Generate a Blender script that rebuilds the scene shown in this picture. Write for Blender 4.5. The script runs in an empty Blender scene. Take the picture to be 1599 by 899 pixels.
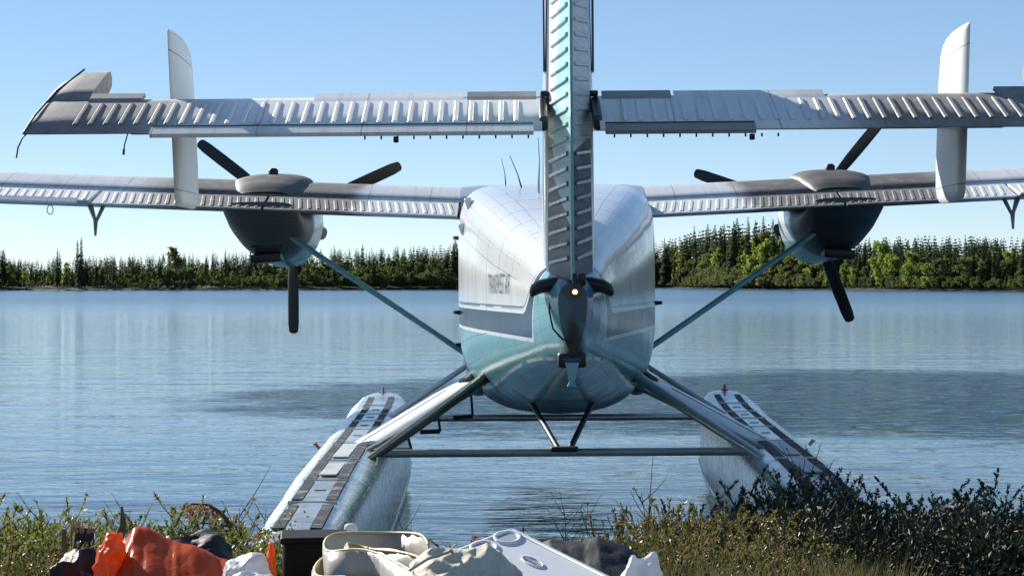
import bpy, math, random
import numpy as np
from mathutils import Vector, Matrix, noise

R = math.radians
random.seed(7)
rng = np.random.default_rng(7)
scene = bpy.context.scene
COL = scene.collection

# ------------------------------------------------------------------ camera
CAM_H = 1.9
F_PX = 3000.0
HOR = 443.5
cam_data = bpy.data.cameras.new('camera')
cam_data.sensor_width = 36
cam_data.lens = 36 * F_PX / 1599
cam_data.clip_start = 0.1
cam_data.clip_end = 12000
cam = bpy.data.objects.new('camera', cam_data)
COL.objects.link(cam)
cam.location = (0, 0, CAM_H)
cam.rotation_euler = (R(90) - math.atan((449.5 - HOR) / F_PX), 0, 0)
scene.camera = cam

# ------------------------------------------------------------------ light
SUN_EL = 29.0
SUN_AZ = -42.0      # degrees from +Y towards -X (left and ahead of the camera)
sdir = Vector((math.sin(R(SUN_AZ)) * math.cos(R(SUN_EL)), math.cos(R(SUN_AZ)) * math.cos(R(SUN_EL)), math.sin(R(SUN_EL))))
sun_data = bpy.data.lights.new('sun', 'SUN')
sun_data.energy = 5.0
sun_data.angle = R(0.5)
sun_data.color = (1.0, 0.95, 0.87)
sun = bpy.data.objects.new('sun', sun_data)
COL.objects.link(sun)
sun.rotation_euler = (-sdir).to_track_quat('-Z', 'Y').to_euler()
sun.location = (-20, 20, 20)

world = bpy.data.worlds.new('World')
scene.world = world
world.use_nodes = True
nt = world.node_tree
nt.nodes.clear()
sky = nt.nodes.new('ShaderNodeTexSky')
sky.sky_type = 'NISHITA'
sky.sun_disc = False
sky.sun_elevation = R(SUN_EL)
sky.sun_rotation = R(SUN_AZ)
sky.altitude = 1300
sky.air_density = 0.68
sky.dust_density = 0.0
sky.ozone_density = 2.6
bg = nt.nodes.new('ShaderNodeBackground')
bg.inputs['Strength'].default_value = 0.140
wo = nt.nodes.new('ShaderNodeOutputWorld')
gam = nt.nodes.new('ShaderNodeGamma'); gam.inputs[1].default_value = 0.62
nt.links.new(sky.outputs[0], gam.inputs[0]); hsv = nt.nodes.new('ShaderNodeHueSaturation'); hsv.inputs['Saturation'].default_value = 1.26; hsv.inputs['Value'].default_value = 1.06; nt.links.new(gam.outputs[0], hsv.inputs['Color']); nt.links.new(hsv.outputs[0], bg.inputs[0])
nt.links.new(bg.outputs[0], wo.inputs[0])

scene.view_settings.view_transform = 'Standard'
scene.view_settings.look = 'None'
scene.view_settings.exposure = 0.80
scene.view_settings.gamma = 1.0

# ------------------------------------------------------------------ helpers
def P(x, y, D):
    """photo pixel (1599x899) at depth D -> world point"""
    return Vector(((x - 799.5) * D / F_PX, D, CAM_H + (HOR - y) * D / F_PX))

def Pz(x, y, z):
    """photo pixel on the horizontal plane z"""
    D = (CAM_H - z) * F_PX / (y - HOR)
    return Vector(((x - 799.5) * D / F_PX, D, z))

class MB:
    def __init__(s):
        s.v = []; s.f = []; s.m = []; s.sm = []; s.attr = []
    def add(s, verts, faces, mat=0, smooth=True):
        o = len(s.v)
        s.v.extend([tuple(p) for p in verts])
        for f in faces:
            s.f.append(tuple(i + o for i in f)); s.m.append(mat); s.sm.append(smooth)
        return o
    def loft(s, rings, cap=True, mat=0, smooth=True, closed=True):
        n = len(rings[0]); o = len(s.v); fs = []
        vs = [p for r in rings for p in r]
        for i in range(len(rings) - 1):
            for j in range(n if closed else n - 1):
                k = (j + 1) % n
                fs.append((i * n + j, i * n + k, (i + 1) * n + k, (i + 1) * n + j))
        s.add(vs, fs, mat, smooth)
        if cap and closed:
            s.add(rings[0], [tuple(range(n))[::-1]], mat, False)
            s.add(rings[-1], [tuple(range(n))], mat, False)
    def box(s, c, size, rot=None, mat=0, bev=0.0):
        hx, hy, hz = [a / 2 for a in size]
        M = rot if rot is not None else Matrix.Identity(3)
        c = Vector(c)
        if bev <= 0:
            vs = [c + M @ Vector((sx * hx, sy * hy, sz * hz)) for sx in (-1, 1) for sy in (-1, 1) for sz in (-1, 1)]
            s.add(vs, [(0, 1, 3, 2), (4, 6, 7, 5), (0, 4, 5, 1), (2, 3, 7, 6), (0, 2, 6, 4), (1, 5, 7, 3)], mat, False)
        else:
            b = min(bev, hx * .9, hy * .9, hz * .9)
            def ring(x, y, z):
                pts = []
                for (cx, cy, a0) in ((x - b, y - b, 0), (-x + b, y - b, 90), (-x + b, -y + b, 180), (x - b, -y + b, 270)):
                    for k in range(4):
                        a = R(a0 + k * 30)
                        pts.append(c + M @ Vector((cx + b * math.cos(a) , cy + b * math.sin(a), z)))
                return pts
            rs = [ring(hx - b * .5, hy - b * .5, -hz), ring(hx, hy, -hz + b * .5), ring(hx, hy, hz - b * .5), ring(hx - b * .15, hy - b * .15, hz - b * .15), ring(hx - b * .5, hy - b * .5, hz)]
            s.loft(rs, True, mat, True)
    def tube(s, pts, r, n=8, mat=0, cap=True, flat=1.0, up=None):
        pts = [Vector(p) for p in pts]
        rr = r if isinstance(r, (list, tuple)) else [r] * len(pts)
        rings = []
        pn = None
        for i, p in enumerate(pts):
            t = (pts[min(i + 1, len(pts) - 1)] - pts[max(i - 1, 0)])
            if t.length < 1e-9: t = Vector((0, 0, 1))
            t.normalize()
            if pn is None:
                a = Vector(up) if up is not None else (Vector((0, 0, 1)) if abs(t.z) < .9 else Vector((1, 0, 0)))
            else:
                a = pn
            nrm = (a - t * a.dot(t))
            if nrm.length < 1e-6: nrm = t.orthogonal()
            nrm.normalize(); pn = nrm
            b = t.cross(nrm)
            rings.append([p + nrm * (rr[i] * flat * math.cos(2 * math.pi * k / n)) + b * (rr[i] * math.sin(2 * math.pi * k / n)) for k in range(n)])
        s.loft(rings, cap, mat, n > 4)
    def build(s, name, mats, parent=None, attr=None):
        me = bpy.data.meshes.new(name)
        me.from_pydata(s.v, [], s.f)
        if not isinstance(mats, (list, tuple)): mats = [mats]
        for m in mats: me.materials.append(m)
        me.polygons.foreach_set('material_index', s.m)
        me.polygons.foreach_set('use_smooth', s.sm)
        me.update()
        if attr:
            for k, vals in attr.items():
                a = me.attributes.new(k, 'FLOAT', 'POINT')
                a.data.foreach_set('value', vals)
        o = bpy.data.objects.new(name, me)
        COL.objects.link(o)
        if parent is not None: o.parent = parent
        return o

def recalc(o):
    import bmesh
    b = bmesh.new(); b.from_mesh(o.data)
    bmesh.ops.recalc_face_normals(b, faces=b.faces)
    b.to_mesh(o.data); b.free()

def tag(o, label=None, cat=None, group=None, kind=None):
    if label: o['label'] = label
    if cat: o['category'] = cat
    if group: o['group'] = group
    if kind: o['kind'] = kind
    return o

def empty(name, loc=(0, 0, 0), rot=(0, 0, 0)):
    o = bpy.data.objects.new(name, None)
    COL.objects.link(o)
    o.location = loc; o.rotation_euler = rot
    o.empty_display_size = .2
    return o

def share(src, name, parent):
    c = src.copy(); c.name = name; COL.objects.link(c); c.parent = parent
    return c

def beveled(o, w=.004, seg=2):
    m = o.modifiers.new('bevel', 'BEVEL'); m.width = w; m.segments = seg; m.limit_method = 'ANGLE'; m.angle_limit = R(40)
    return o

# ---- node expression helper
class E:
    tree = None
    def __init__(s, sock): s.s = sock
    @staticmethod
    def m(op, *a, clamp=False):
        n = E.tree.nodes.new('ShaderNodeMath'); n.operation = op; n.use_clamp = clamp
        for i, x in enumerate(a):
            if isinstance(x, E): E.tree.links.new(x.s, n.inputs[i])
            else: n.inputs[i].default_value = float(x)
        return E(n.outputs[0])
    def __add__(s, o): return E.m('ADD', s, o)
    __radd__ = __add__
    def __sub__(s, o): return E.m('SUBTRACT', s, o)
    def __rsub__(s, o): return E.m('SUBTRACT', o, s)
    def __mul__(s, o): return E.m('MULTIPLY', s, o)
    __rmul__ = __mul__
    def __truediv__(s, o): return E.m('DIVIDE', s, o)
    def __lt__(s, o): return E.m('LESS_THAN', s, o)
    def __gt__(s, o): return E.m('GREATER_THAN', s, o)
    def abs(s): return E.m('ABSOLUTE', s)
    def fract(s): return E.m('FRACT', s)
    def max(s, o): return E.m('MAXIMUM', s, o)
    def min(s, o): return E.m('MINIMUM', s, o)
def sstep(x, a, b, lo=0.0, hi=1.0):
    n = E.tree.nodes.new('ShaderNodeMapRange'); n.interpolation_type = 'SMOOTHSTEP'
    n.clamp = True
    E.tree.links.new(x.s, n.inputs['Value'])
    n.inputs['From Min'].default_value = a; n.inputs['From Max'].default_value = b
    n.inputs['To Min'].default_value = lo; n.inputs['To Max'].default_value = hi
    return E(n.outputs['Result'])
def vec(x, y, z):
    n = E.tree.nodes.new('ShaderNodeCombineXYZ')
    for i, a in enumerate((x, y, z)):
        if isinstance(a, E): E.tree.links.new(a.s, n.inputs[i])
        else: n.inputs[i].default_value = a
    return n.outputs[0]
def noi(v, scale=1.0, detail=3, rough=.5, dist=0.0):
    n = E.tree.nodes.new('ShaderNodeTexNoise')
    n.inputs['Scale'].default_value = scale; n.inputs['Detail'].default_value = detail
    n.inputs['Roughness'].default_value = rough; n.inputs['Distortion'].default_value = dist
    E.tree.links.new(v, n.inputs['Vector'])
    return E(n.outputs['Fac'])
def mixc(f, a, b):
    n = E.tree.nodes.new('ShaderNodeMix'); n.data_type = 'RGBA'
    if isinstance(f, E): E.tree.links.new(f.s, n.inputs[0])
    else: n.inputs[0].default_value = f
    for i, c in ((6, a), (7, b)):
        if isinstance(c, (tuple, list)): n.inputs[i].default_value = (*c[:3], 1)
        else: E.tree.links.new(c, n.inputs[i])
    return n.outputs[2]
def mulc(c, f):
    n = E.tree.nodes.new('ShaderNodeVectorMath'); n.operation = 'SCALE'
    if isinstance(c, (tuple, list)): n.inputs[0].default_value = c[:3]
    else: E.tree.links.new(c, n.inputs[0])
    E.tree.links.new(f.s, n.inputs['Scale'])
    return n.outputs[0]

plane = empty('floatplane', (0.365, 11.1, 0.0), (0, R(-.42), R(-.42)))
def newmat(name, frame=None):
    m = bpy.data.materials.new(name); m.use_nodes = True
    E.tree = m.node_tree
    b = m.node_tree.nodes['Principled BSDF']
    tc = m.node_tree.nodes.new('ShaderNodeTexCoord')
    if frame is not None: tc.object = frame
    sp = m.node_tree.nodes.new('ShaderNodeSeparateXYZ')
    m.node_tree.links.new(tc.outputs['Object'], sp.inputs[0])
    return m, b, tc.outputs['Object'], E(sp.outputs[0]), E(sp.outputs[1]), E(sp.outputs[2])
def setin(b, key, val):
    if isinstance(val, E): E.tree.links.new(val.s, b.inputs[key])
    elif isinstance(val, bpy.types.NodeSocket): E.tree.links.new(val, b.inputs[key])
    elif isinstance(val, (tuple, list)): b.inputs[key].default_value = (*val[:3], 1)
    else: b.inputs[key].default_value = val
def bump(b, h, strength=.3, dist=.01):
    n = E.tree.nodes.new('ShaderNodeBump')
    n.inputs['Strength'].default_value = strength; n.inputs['Distance'].default_value = dist
    E.tree.links.new(h.s, n.inputs['Height']); E.tree.links.new(n.outputs[0], b.inputs['Normal'])
def attr(name):
    n = E.tree.nodes.new('ShaderNodeAttribute'); n.attribute_name = name
    return E(n.outputs['Fac'])

def simple(name, col, rough=.5, metal=0.0, var=.25, scale=8.0, bmp=.15, spec=None, coat=0.0, alpha=None):
    m, b, oc, x, y, z = newmat(name)
    n1 = noi(oc, scale, 5, .6)
    n2 = noi(oc, scale * .17, 2)
    f = (n1 - .5) * var * 1.2 + (n2 - .5) * var * 1.4 + 1.0
    setin(b, 'Base Color', mulc(col, f))
    setin(b, 'Roughness', (n1 - .5) * .25 + rough)
    b.inputs['Metallic'].default_value = metal
    b.inputs['Coat Weight'].default_value = coat
    if spec is not None: b.inputs['Specular IOR Level'].default_value = spec
    if bmp: bump(b, n1, bmp, .01)
    return m

# ------------------------------------------------------------------ paint
WHITE = (.72, .73, .73); TEAL = (.16, .37, .39); NAVY = (.018, .036, .066); GREY = (.42, .43, .43)
SOOT = (.034, .027, .022)

def m_fuselage():
    m, b, oc, u, v, w = newmat('painted_aluminium_skin')
    f1 = sstep(v, 1.35, .35, 0, .42) + 1.725
    f2 = sstep(v, 1.12, .45, 0, .52) + 1.545
    wob = w
    col = mixc(wob < f1, WHITE, NAVY)
    col = mixc((wob - f1).abs() < .014, col, WHITE)
    col = mixc((wob - f1 - .028).abs() < .005, col, NAVY)
    col = mixc(wob < f2, col, TEAL)
    col = mixc((wob - f2).abs() < .013, col, WHITE)
    tn = (v < .60 - (w - 1.5) * .1) * (u > (1.93 - w) * .62 - .105) * (w > 1.5)
    col = mixc(tn, col, (.11, .21, .30))
    # bare rub strip low on the side
    f3 = sstep(v, 5.5, .6, 0, .42) + 1.02
    col = mixc(((wob - f3).abs() < .010) * (noi(oc, 9, 3) > .42), col, (.75, .77, .76))
    # lower belly is worn bare metal
    bare = sstep(w + (noi(oc, 3, 3) - .5) * .3, 1.12, .9)
    col = mixc(bare * .6, col, (.12, .16, .17))
    # panel seams
    t = attr('arc')
    fr = ((v / .62).fract() - .5).abs() > .490
    st = ((t * 14.0).fract() - .5).abs() > .484
    seam = fr.max(st)
    brk = (noi(oc, 2.2, 1) > .40).max(bare > .2)
    seam = seam * brk
    col = mixc(seam * .75, col, (.05, .06, .07))
    # grime
    streak = noi(vec(u * 3, v * 12, w * 1.6), 1.0, 4, .6)
    dirt = sstep(streak, .50, .78)
    col = mixc(dirt * .16, col, (.22, .21, .20))
    # exhaust soot fan at the tail end
    wd = (1.80 - w) * .24
    tri = sstep(u.abs() - wd + (noi(oc, 25, 3) - .5) * .05, .03, -.035) * sstep(v, .85, .55) * sstep(w, 1.80, 1.64)
    col = mixc(tri * .85, col, SOOT)
    setin(b, 'Base Color', col)
    setin(b, 'Roughness', (streak - .5) * .25 + .19 + tri * .4 + bare * .3)
    paint = (wob < f1)
    setin(b, 'Metallic', .08 - paint * .04 + bare * .4)
    setin(b, 'Coat Weight', (.25 - bare * .25) * (1.0 - paint * .8)); b.inputs['Coat Roughness'].default_value = .10; setin(b, 'Specular IOR Level', .38 - paint * .26)
    rip = noi(vec(u * 5, v * 5, w * 5), 1.0, 2)
    bump(b, rip * .6 - seam * .4, .22, .02)
    return m

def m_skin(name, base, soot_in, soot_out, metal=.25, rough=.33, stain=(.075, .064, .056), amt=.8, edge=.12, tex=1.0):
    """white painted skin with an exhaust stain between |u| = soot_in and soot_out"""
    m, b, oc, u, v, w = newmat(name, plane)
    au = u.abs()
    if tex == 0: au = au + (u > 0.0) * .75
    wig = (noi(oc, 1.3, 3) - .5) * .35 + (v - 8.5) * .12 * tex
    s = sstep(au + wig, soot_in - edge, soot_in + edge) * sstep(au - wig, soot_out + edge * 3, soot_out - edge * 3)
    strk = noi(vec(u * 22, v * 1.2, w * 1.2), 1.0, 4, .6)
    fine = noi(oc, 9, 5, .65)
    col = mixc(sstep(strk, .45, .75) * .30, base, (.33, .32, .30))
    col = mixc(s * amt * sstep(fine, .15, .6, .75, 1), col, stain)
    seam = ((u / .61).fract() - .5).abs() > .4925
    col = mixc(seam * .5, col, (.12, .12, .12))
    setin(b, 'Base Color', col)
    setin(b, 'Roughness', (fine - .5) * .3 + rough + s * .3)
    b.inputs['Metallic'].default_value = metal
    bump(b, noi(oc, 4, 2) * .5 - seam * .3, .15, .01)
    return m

def m_rudder():
    m, b, oc, u, v, w = newmat('rudder_paint', plane)
    left = u < .0
    jag = ((w / .085).fract() - .5) * .05
    tb = ((3.6 - w) * .18 + .27).min((w - 2.22) * 1.3) + jag
    navline = 2.66 + v * .25
    n = w < navline
    col = mixc(n, WHITE, (.035, .080, .125))
    grim = noi(vec(u * 6, v * 6, w * 20), 1.0, 4)
    col = mixc(sstep(grim, .5, .8) * (.4 - n * .32), col, (.30, .33, .34))
    col = mixc(left * (v < tb), col, (.32, .58, .58))
    low = (v < .33 - (w - 1.9) * .6) * (w < 2.12) * left * .0
    col = mixc((v < .018), col, (.30, .52, .54))
    rowl = ((w / .085 + v * .5 * u / u.abs().max(.001)).fract() - .5).abs() > .46
    col = mixc(rowl * .25, col, (.05, .06, .07))
    setin(b, 'Base Color', col)
    setin(b, 'Roughness', .5 + (grim - .5) * .3)
    b.inputs['Specular IOR Level'].default_value = .22
    setin(b, 'Metallic', .15 - n * .15)
    bump(b, noi(oc, 12, 3), .12, .01)
    return m

def m_nacelle():
    m, b, oc, u, v, w = newmat('sooty_nacelle_paint')
    fine = noi(oc, 7, 5, .65)
    col = mixc(w < 2.33 + (v - 9) * .02, WHITE, TEAL)
    s = sstep(v + (fine - .5) * .3 - w * .25, 8.45, 8.2)
    col = mixc(s * .95, col, SOOT)
    col = mixc(sstep(fine, .5, .8) * .5, col, (.12, .10, .085))
    sm = (((v / .43).fract() - .5).abs() > .488).max(((w / .17).fract() - .5).abs() > .485)
    col = mixc(sm * .5, col, (.16, .15, .14))
    setin(b, 'Base Color', col)
    setin(b, 'Roughness', .28 + s * .2 + (fine - .5) * .2)
    b.inputs['Metallic'].default_value = .4
    bump(b, noi(oc, 3, 2), .2, .02)
    return m

def m_float():
    m, b, oc, u, v, w = newmat('float_aluminium')
    fine = noi(oc, 9, 5, .65)
    blot = noi(vec(u * 2, v * 3.5, w * 3.5), 1.0, 3, .6, 1.0)
    col = mixc(sstep(blot, .42, .7) * .55, (.62, .66, .67), (.22, .25, .27))
    seam = (((v / .55).fract() - .5).abs() > .485).max((((w + v * .0) / .21).fract() - .5).abs() > .47)
    col = mixc(seam * .4, col, (.10, .12, .13))
    wl = sstep(w + (fine - .5) * .1, .18, .04)
    col = mixc(wl * .7, col, (.10, .10, .07))
    setin(b, 'Base Color', col)
    setin(b, 'Roughness', (fine - .5) * .35 + .27)
    b.inputs['Metallic'].default_value = .65
    bump(b, blot * .7 - seam * .5 + noi(oc, 5, 2) * .4, .35, .02)
    return m

M_FUS = m_fuselage()
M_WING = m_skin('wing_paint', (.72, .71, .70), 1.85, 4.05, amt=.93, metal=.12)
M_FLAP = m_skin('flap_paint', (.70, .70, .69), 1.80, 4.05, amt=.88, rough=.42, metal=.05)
M_TAIL = m_skin('tailplane_paint', (.80, .80, .79), 2.35, 7.0, metal=.05, amt=.84, edge=.35, tex=0, stain=(.12, .10, .09))
M_FIN = m_skin('fin_paint', (.66, .67, .68), 50, 60, metal=.5, rough=.22)
def m_finlet():
    m, b, oc, u, v, w = newmat('finlet_paint')
    n = noi(oc, 5, 4); st_ = noi(vec(u * 4, v * 3, w * 1.0), 3.0, 4, .6)
    col = mixc(sstep(st_, .5, .8) * .35, (.74, .76, .75), (.45, .46, .45))
    seam = ((w - 3.39 + v * .05).abs() < .0045).max((v - 1.38).abs() < .004).max((w - 2.50).abs() < .004)
    rv = (((w / .05).fract() - .5).abs() < .12) * ((v - 1.405).abs() < .006)
    col = mixc(seam.max(rv) * .7, col, (.12, .12, .12))
    setin(b, 'Base Color', col); setin(b, 'Roughness', n * .3 + .25); bump(b, n, .1, .01)
    return m
M_FINLET = m_finlet()
M_RUD = m_rudder()
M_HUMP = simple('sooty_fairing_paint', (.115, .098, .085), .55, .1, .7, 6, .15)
M_NAC = m_nacelle()
M_FLOAT = m_float()
M_DECK = simple('float_deck_paint', (.50, .51, .50), .45, .3, .5, 6, .2)
def m_pad():
    m, b, oc, u, v, w = newmat('worn_black_walkway_grip')
    n = noi(oc, 7, 5, .7); n2 = noi(oc, 60, 2)
    worn = sstep(n, .50, .66)
    setin(b, 'Base Color', mixc(worn * .75, (.012, .014, .016), (.26, .27, .28))); setin(b, 'Roughness', .55 + n2 * .2)
    b.inputs['Specular IOR Level'].default_value = .25; bump(b, n2, .4, .004)
    return m
M_PAD = m_pad()
M_BLACK = simple('black_rubber', (.012, .012, .013), .5, 0, .4, 20, .2)
M_BLADE = simple('black_blade_paint', (.015, .015, .016), .45, 0, .3, 12, .1)
M_STEEL = simple('strut_steel', (.48, .49, .48), .35, .7, .5, 12, .15)
M_TUBE = simple('grey_tube_paint', (.30, .30, .28), .45, .35, .4, 14, .2)
M_TEALP = simple('teal_paint', (.16, .33, .34), .35, .1, .6, 9, .15)
M_WHITEP = simple('white_strut_paint', (.80, .80, .78), .35, 0, .18, 7, .08)
M_DARKST = simple('dark_oiled_strut', (.075, .075, .075), .38, .5, .8, 10, .2)
M_RED = simple('faded_red_paint', (.45, .12, .07), .6, 0, .4, 20)
M_NAVYP = simple('navy_paint', NAVY, .35, .2, .4, 9)

# ================================================================== FLOATPLANE
tag(plane, 'twin-engined teal, navy and white floatplane seen from behind its tail, floats at the shore', 'floatplane')

def interp(tab, v):
    xs = [t[0] for t in tab]
    return [float(np.interp(v, xs, [t[i] for t in tab])) for i in range(1, len(tab[0]))]

def sme(a, wt, wb, nt_, nb, N=72, mid=None):
    mid = (wt + wb) / 2 if mid is None else mid
    pts = []
    for k in range(N):
        th = 2 * math.pi * k / N - math.pi / 2
        c, s_ = math.cos(th), math.sin(th)
        n = nt_ if s_ > 0 else nb
        u = a * math.copysign(abs(c) ** (2 / n), c)
        w = mid + (wt - mid if s_ > 0 else mid - wb) * math.copysign(abs(s_) ** (2 / n), s_)
        pts.append((u, w))
    return pts

# v, half width, top, bottom, n top, n bottom, mid
FUS = [(.04, .085, 1.91, 1.50, 2.2, 1.7, 1.80), (.12, .118, 1.935, 1.46, 2.4, 1.7, 1.80), (.5, .185, 2.0, 1.41, 2.6, 1.9, 1.78), (1.5, .315, 2.21, 1.27, 3.2, 2.2, 1.74),
       (2.6, .49, 2.38, 1.11, 3.8, 2.3, 1.74), (3.7, .655, 2.55, .95, 4.6, 2.4, 1.74), (4.8, .79, 2.69, .83, 5.6, 2.7, 1.74), (5.8, .865, 2.78, .775, 6.5, 3.0, 1.74),
       (6.6, .88, 2.80, .77, 7.0, 3.2, 1.74), (10.2, .88, 2.80, .77, 7.0, 3.2, 1.74), (11.6, .84, 2.70, .80, 4.0, 3.0, 1.70), (12.6, .70, 2.25, .86, 3.0, 2.8, 1.55), (13.8, .46, 1.95, 1.0, 2.4, 2.4, 1.45), (14.6, .18, 1.65, 1.2, 2, 2, 1.42), (14.75, .03, 1.5, 1.35, 2, 2, 1.42)]
mb = MB(); rings = []; arcs = []
NV = 72
vs = list(np.concatenate([np.linspace(.04, .6, 8), np.linspace(.7, 7, 40), np.linspace(7.2, 14.75, 26)]))
for v in vs:
    a, wt, wb, n1, n2, mid = interp(FUS, v)
    rings.append([(u, v, w) for u, w in sme(a, wt, wb, n1, n2, NV, mid)])
    arcs += [abs(k / NV * 2 - 1) for k in range(NV)]
mb.loft(rings, False)
arcs_all = arcs[:]
mb.add(rings[0], [tuple(range(NV))[::-1]]); arcs_all += [0] * NV
mb.add(rings[-1], [tuple(range(NV))]); arcs_all += [0] * NV
fus = mb.build('fuselage', M_FUS, plane, {'arc': arcs_all})
recalc(fus)
FUSV = vs
def fus_side(v, w, sgn=-1, off=0.0):
    """u of the fuselage side at (v, w)"""
    a, wt, wb, n1, n2, mid = interp(FUS, v)
    if w > mid: n = n1; r = (w - mid) / (wt - mid)
    else: n = n2; r = (mid - w) / (mid - wb)
    r = min(abs(r), .999)
    return sgn * (a * (1 - r ** n) ** (1 / n) + off)

# belly fairing
mb = MB(); rings = []
for v in np.linspace(5.0, 9.5, 14):
    t = (v - 5) / 4.5; s_ = math.sin(math.pi * min(max(t, .02), .98)) ** .5
    a, wt, wb, *_ = interp(FUS, v)
    rings.append([(u * .30 * (.6 + .4 * s_), v, wb + .03 + min(w, 0) * .065 * s_ if w < 0 else wb + .04) for u, w in [(math.cos(2 * math.pi * k / 24), math.sin(2 * math.pi * k / 24)) for k in range(24)]])
mb.loft(rings, True)
recalc(mb.build('belly_fairing', M_TUBE, fus))

# windows of the cabin (dark), seen from the side
wmat = simple('dark_window_glass', (.02, .025, .03), .08, 0, .1, 3, 0)
for sgn in (-1, 1):
    for i in range(6):
        v0 = 6.6 + i * .78
        mb = MB()
        o = .004
        pts = [(fus_side(v0 + dv, 2.12 + dw, sgn, o), v0 + dv, 2.12 + dw) for dv, dw in ((-.17, -.10), (-.2, 0), (-.17, .13), (0, .16), (.17, .13), (.2, 0), (.17, -.10), (0, -.13))]
        mb.add(pts, [tuple(range(8))], 0, False)
        mb.build('window', wmat, fus)

# ---- vents on the left side
for (x, y, wd, ht) in ((745, 315, .09, .12), (742, 353, .045, .10)):
    w = CAM_H + (HOR - y) * 15.8 / F_PX - .01
    v = 5.0
    u0 = fus_side(v, w, -1)
    mb = MB()
    a = Vector((u0, v, w))
    rot = Matrix.Rotation(R(-20), 3, 'Y')
    mb.box(a + Vector((-.0, 0, 0)), (.06, .20, ht), rot, 0, .02)
    mb.build('air_scoop', M_WHITEP, fus)

# side lettering
def text_mesh(name, body, size, mat, extrude=0.0, align='CENTER'):
    c = bpy.data.curves.new(name, 'FONT'); c.body = body; c.size = size; c.extrude = extrude; c.align_x = align
    c.resolution_u = 3
    o = bpy.data.objects.new(name + '_tmp', c); COL.objects.link(o)
    dg = bpy.context.evaluated_depsgraph_get()
    me = bpy.data.meshes.new_from_object(o.evaluated_get(dg))
    bpy.data.objects.remove(o)
    me.materials.clear(); me.materials.append(mat)
    ob = bpy.data.objects.new(name, me); COL.objects.link(ob)
    return ob
M_LET = simple('grey_lettering_paint', (.07, .09, .10), .4, 0, .3, 30, 0)
for sgn in (-1,):
    lt = text_mesh('lettering', 'TRANSWEST AIR', .235, M_LET)
    xs = [vv.co.x for vv in lt.data.vertices]; x0, x1 = min(xs), max(xs)
    v_far, v_near = 2.95, 1.92
    for vv in lt.data.vertices:
        t = (vv.co.x - x0) / (x1 - x0)
        v = v_far + (v_near - v_far) * t
        w = 1.84 + vv.co.y * .85
        vv.co = Vector((fus_side(v, w, sgn, .006), v, w))
    lt.parent = fus

# ---- dorsal fin and fin
def fin_ring(w):
    """thickness profile of fin at height w, hinge v=.62 to leading edge"""
    le = float(np.interp(w, [2.0, 2.35, 2.7, 3.0, 5.2], [3.9, 3.0, 2.45, 2.25, 1.65]))
    hw = float(np.interp(w, [2.0, 2.8, 5.2], [.165, .160, .115]))
    pts = []
    N = 10
    prof = [(0, .86), (.12, .97), (.3, 1.0), (.5, .95), (.7, .75), (.85, .5), (.95, .27), (1, 0)]
    for t, h in prof: pts.append((hw * h, .60 + (le - .60) * t, w))
    for t, h in prof[-2::-1]: pts.append((-hw * h, .60 + (le - .60) * t, w))
    return pts
mb = MB()
mb.loft([fin_ring(w) for w in (1.86, 2.1, 2.35, 2.7, 3.0, 3.6, 4.4, 5.1, 5.2)], True)
fin = mb.build('fin', M_FIN, plane); recalc(fin)

# ---- rudder
RH = .60
def rud_ring(w):
    hw = float(np.interp(w, [1.9, 2.8, 5.2], [.138, .128, .09]))
    return [(-.006, 0.0, w), (-hw * .97, RH - .06, w), (-hw, RH - .015, w), (-hw * .7, RH + .02, w), (hw * .7, RH + .02, w), (hw, RH - .015, w), (hw * .97, RH - .06, w), (.006, 0.0, w)]
mb = MB()
mb.loft([rud_ring(w) for w in np.linspace(1.925, 5.15, 30)], True, 0, False)
rud = mb.build('rudder', M_RUD, plane); recalc(rud)
# rear trim strip on the ridge
def bead(L, wd, ht):
    mb = MB()
    # along +Y length L, cross x width wd, raised z
    prof = [(-wd / 2, -.001), (-wd * .28, ht), (wd * .28, ht), (wd / 2, -.001)]
    rs = []
    for t, k in ((0, .5), (.02, 1), (.98, 1), (1, .5)):
        rs.append([(x * (.4 + .6 * k), (t - .5) * L, z * k) for x, z in prof])
    mb.loft(rs, True, 0, False)
    return mb
def orient(o, pos, ydir, zdir):
    y = Vector(ydir).normalized(); z = Vector(zdir); z = (z - y * z.dot(y)).normalized(); x = y.cross(z)
    Mx = Matrix((x, y, z)).transposed().to_4x4(); Mx.translation = Vector(pos)
    o.matrix_local = Mx
def place_ridges(proto_mb, mat, items, parent):
    first = None
    for (pos, yd, zd) in items:
        o = proto_mb.build('ridge', mat, parent) if first is None else share(first, 'ridge', parent)
        first = first or o
        orient(o, pos, yd, zd)
M_RIDL = simple('ridge_white_metal', (.62, .65, .65), .28, .5, .2, 10, 0)
M_RIDN = simple('ridge_navy_highlight', (.12, .17, .21), .25, .4, .4, 10, 0)  # lighter than the navy skin: the highlight on each bead is painted in
for sgn in (-1, 1):
    itw, itn = [], []
    w = 2.06
    while w < 3.9:
        hw = float(np.interp(w, [1.9, 2.8, 5.2], [.138, .128, .09]))
        A = Vector((sgn * .022, .07, w - .01)); B = Vector((sgn * hw * .90, RH - .11, w - .03 if sgn < 0 else w + .03))
        nrm = (B - A).cross(Vector((0, 0, 1))); nrm = nrm if nrm.x * sgn > 0 else -nrm
        (itn if w < 2.75 else itw).append(((A + B) / 2 + nrm.normalized() * .001, B - A, nrm))
        w += .087
    place_ridges(bead(.45, .030, .011), M_RIDN, itn, rud)
    place_ridges(bead(.45, .026, .010), M_RUD, itw, rud)
mb = MB(); mb.tube([(0, -.006, 2.0), (0, -.006, 5.14)], .008, 6)
mb.build('trailing_strip', M_TEALP, rud)
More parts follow.
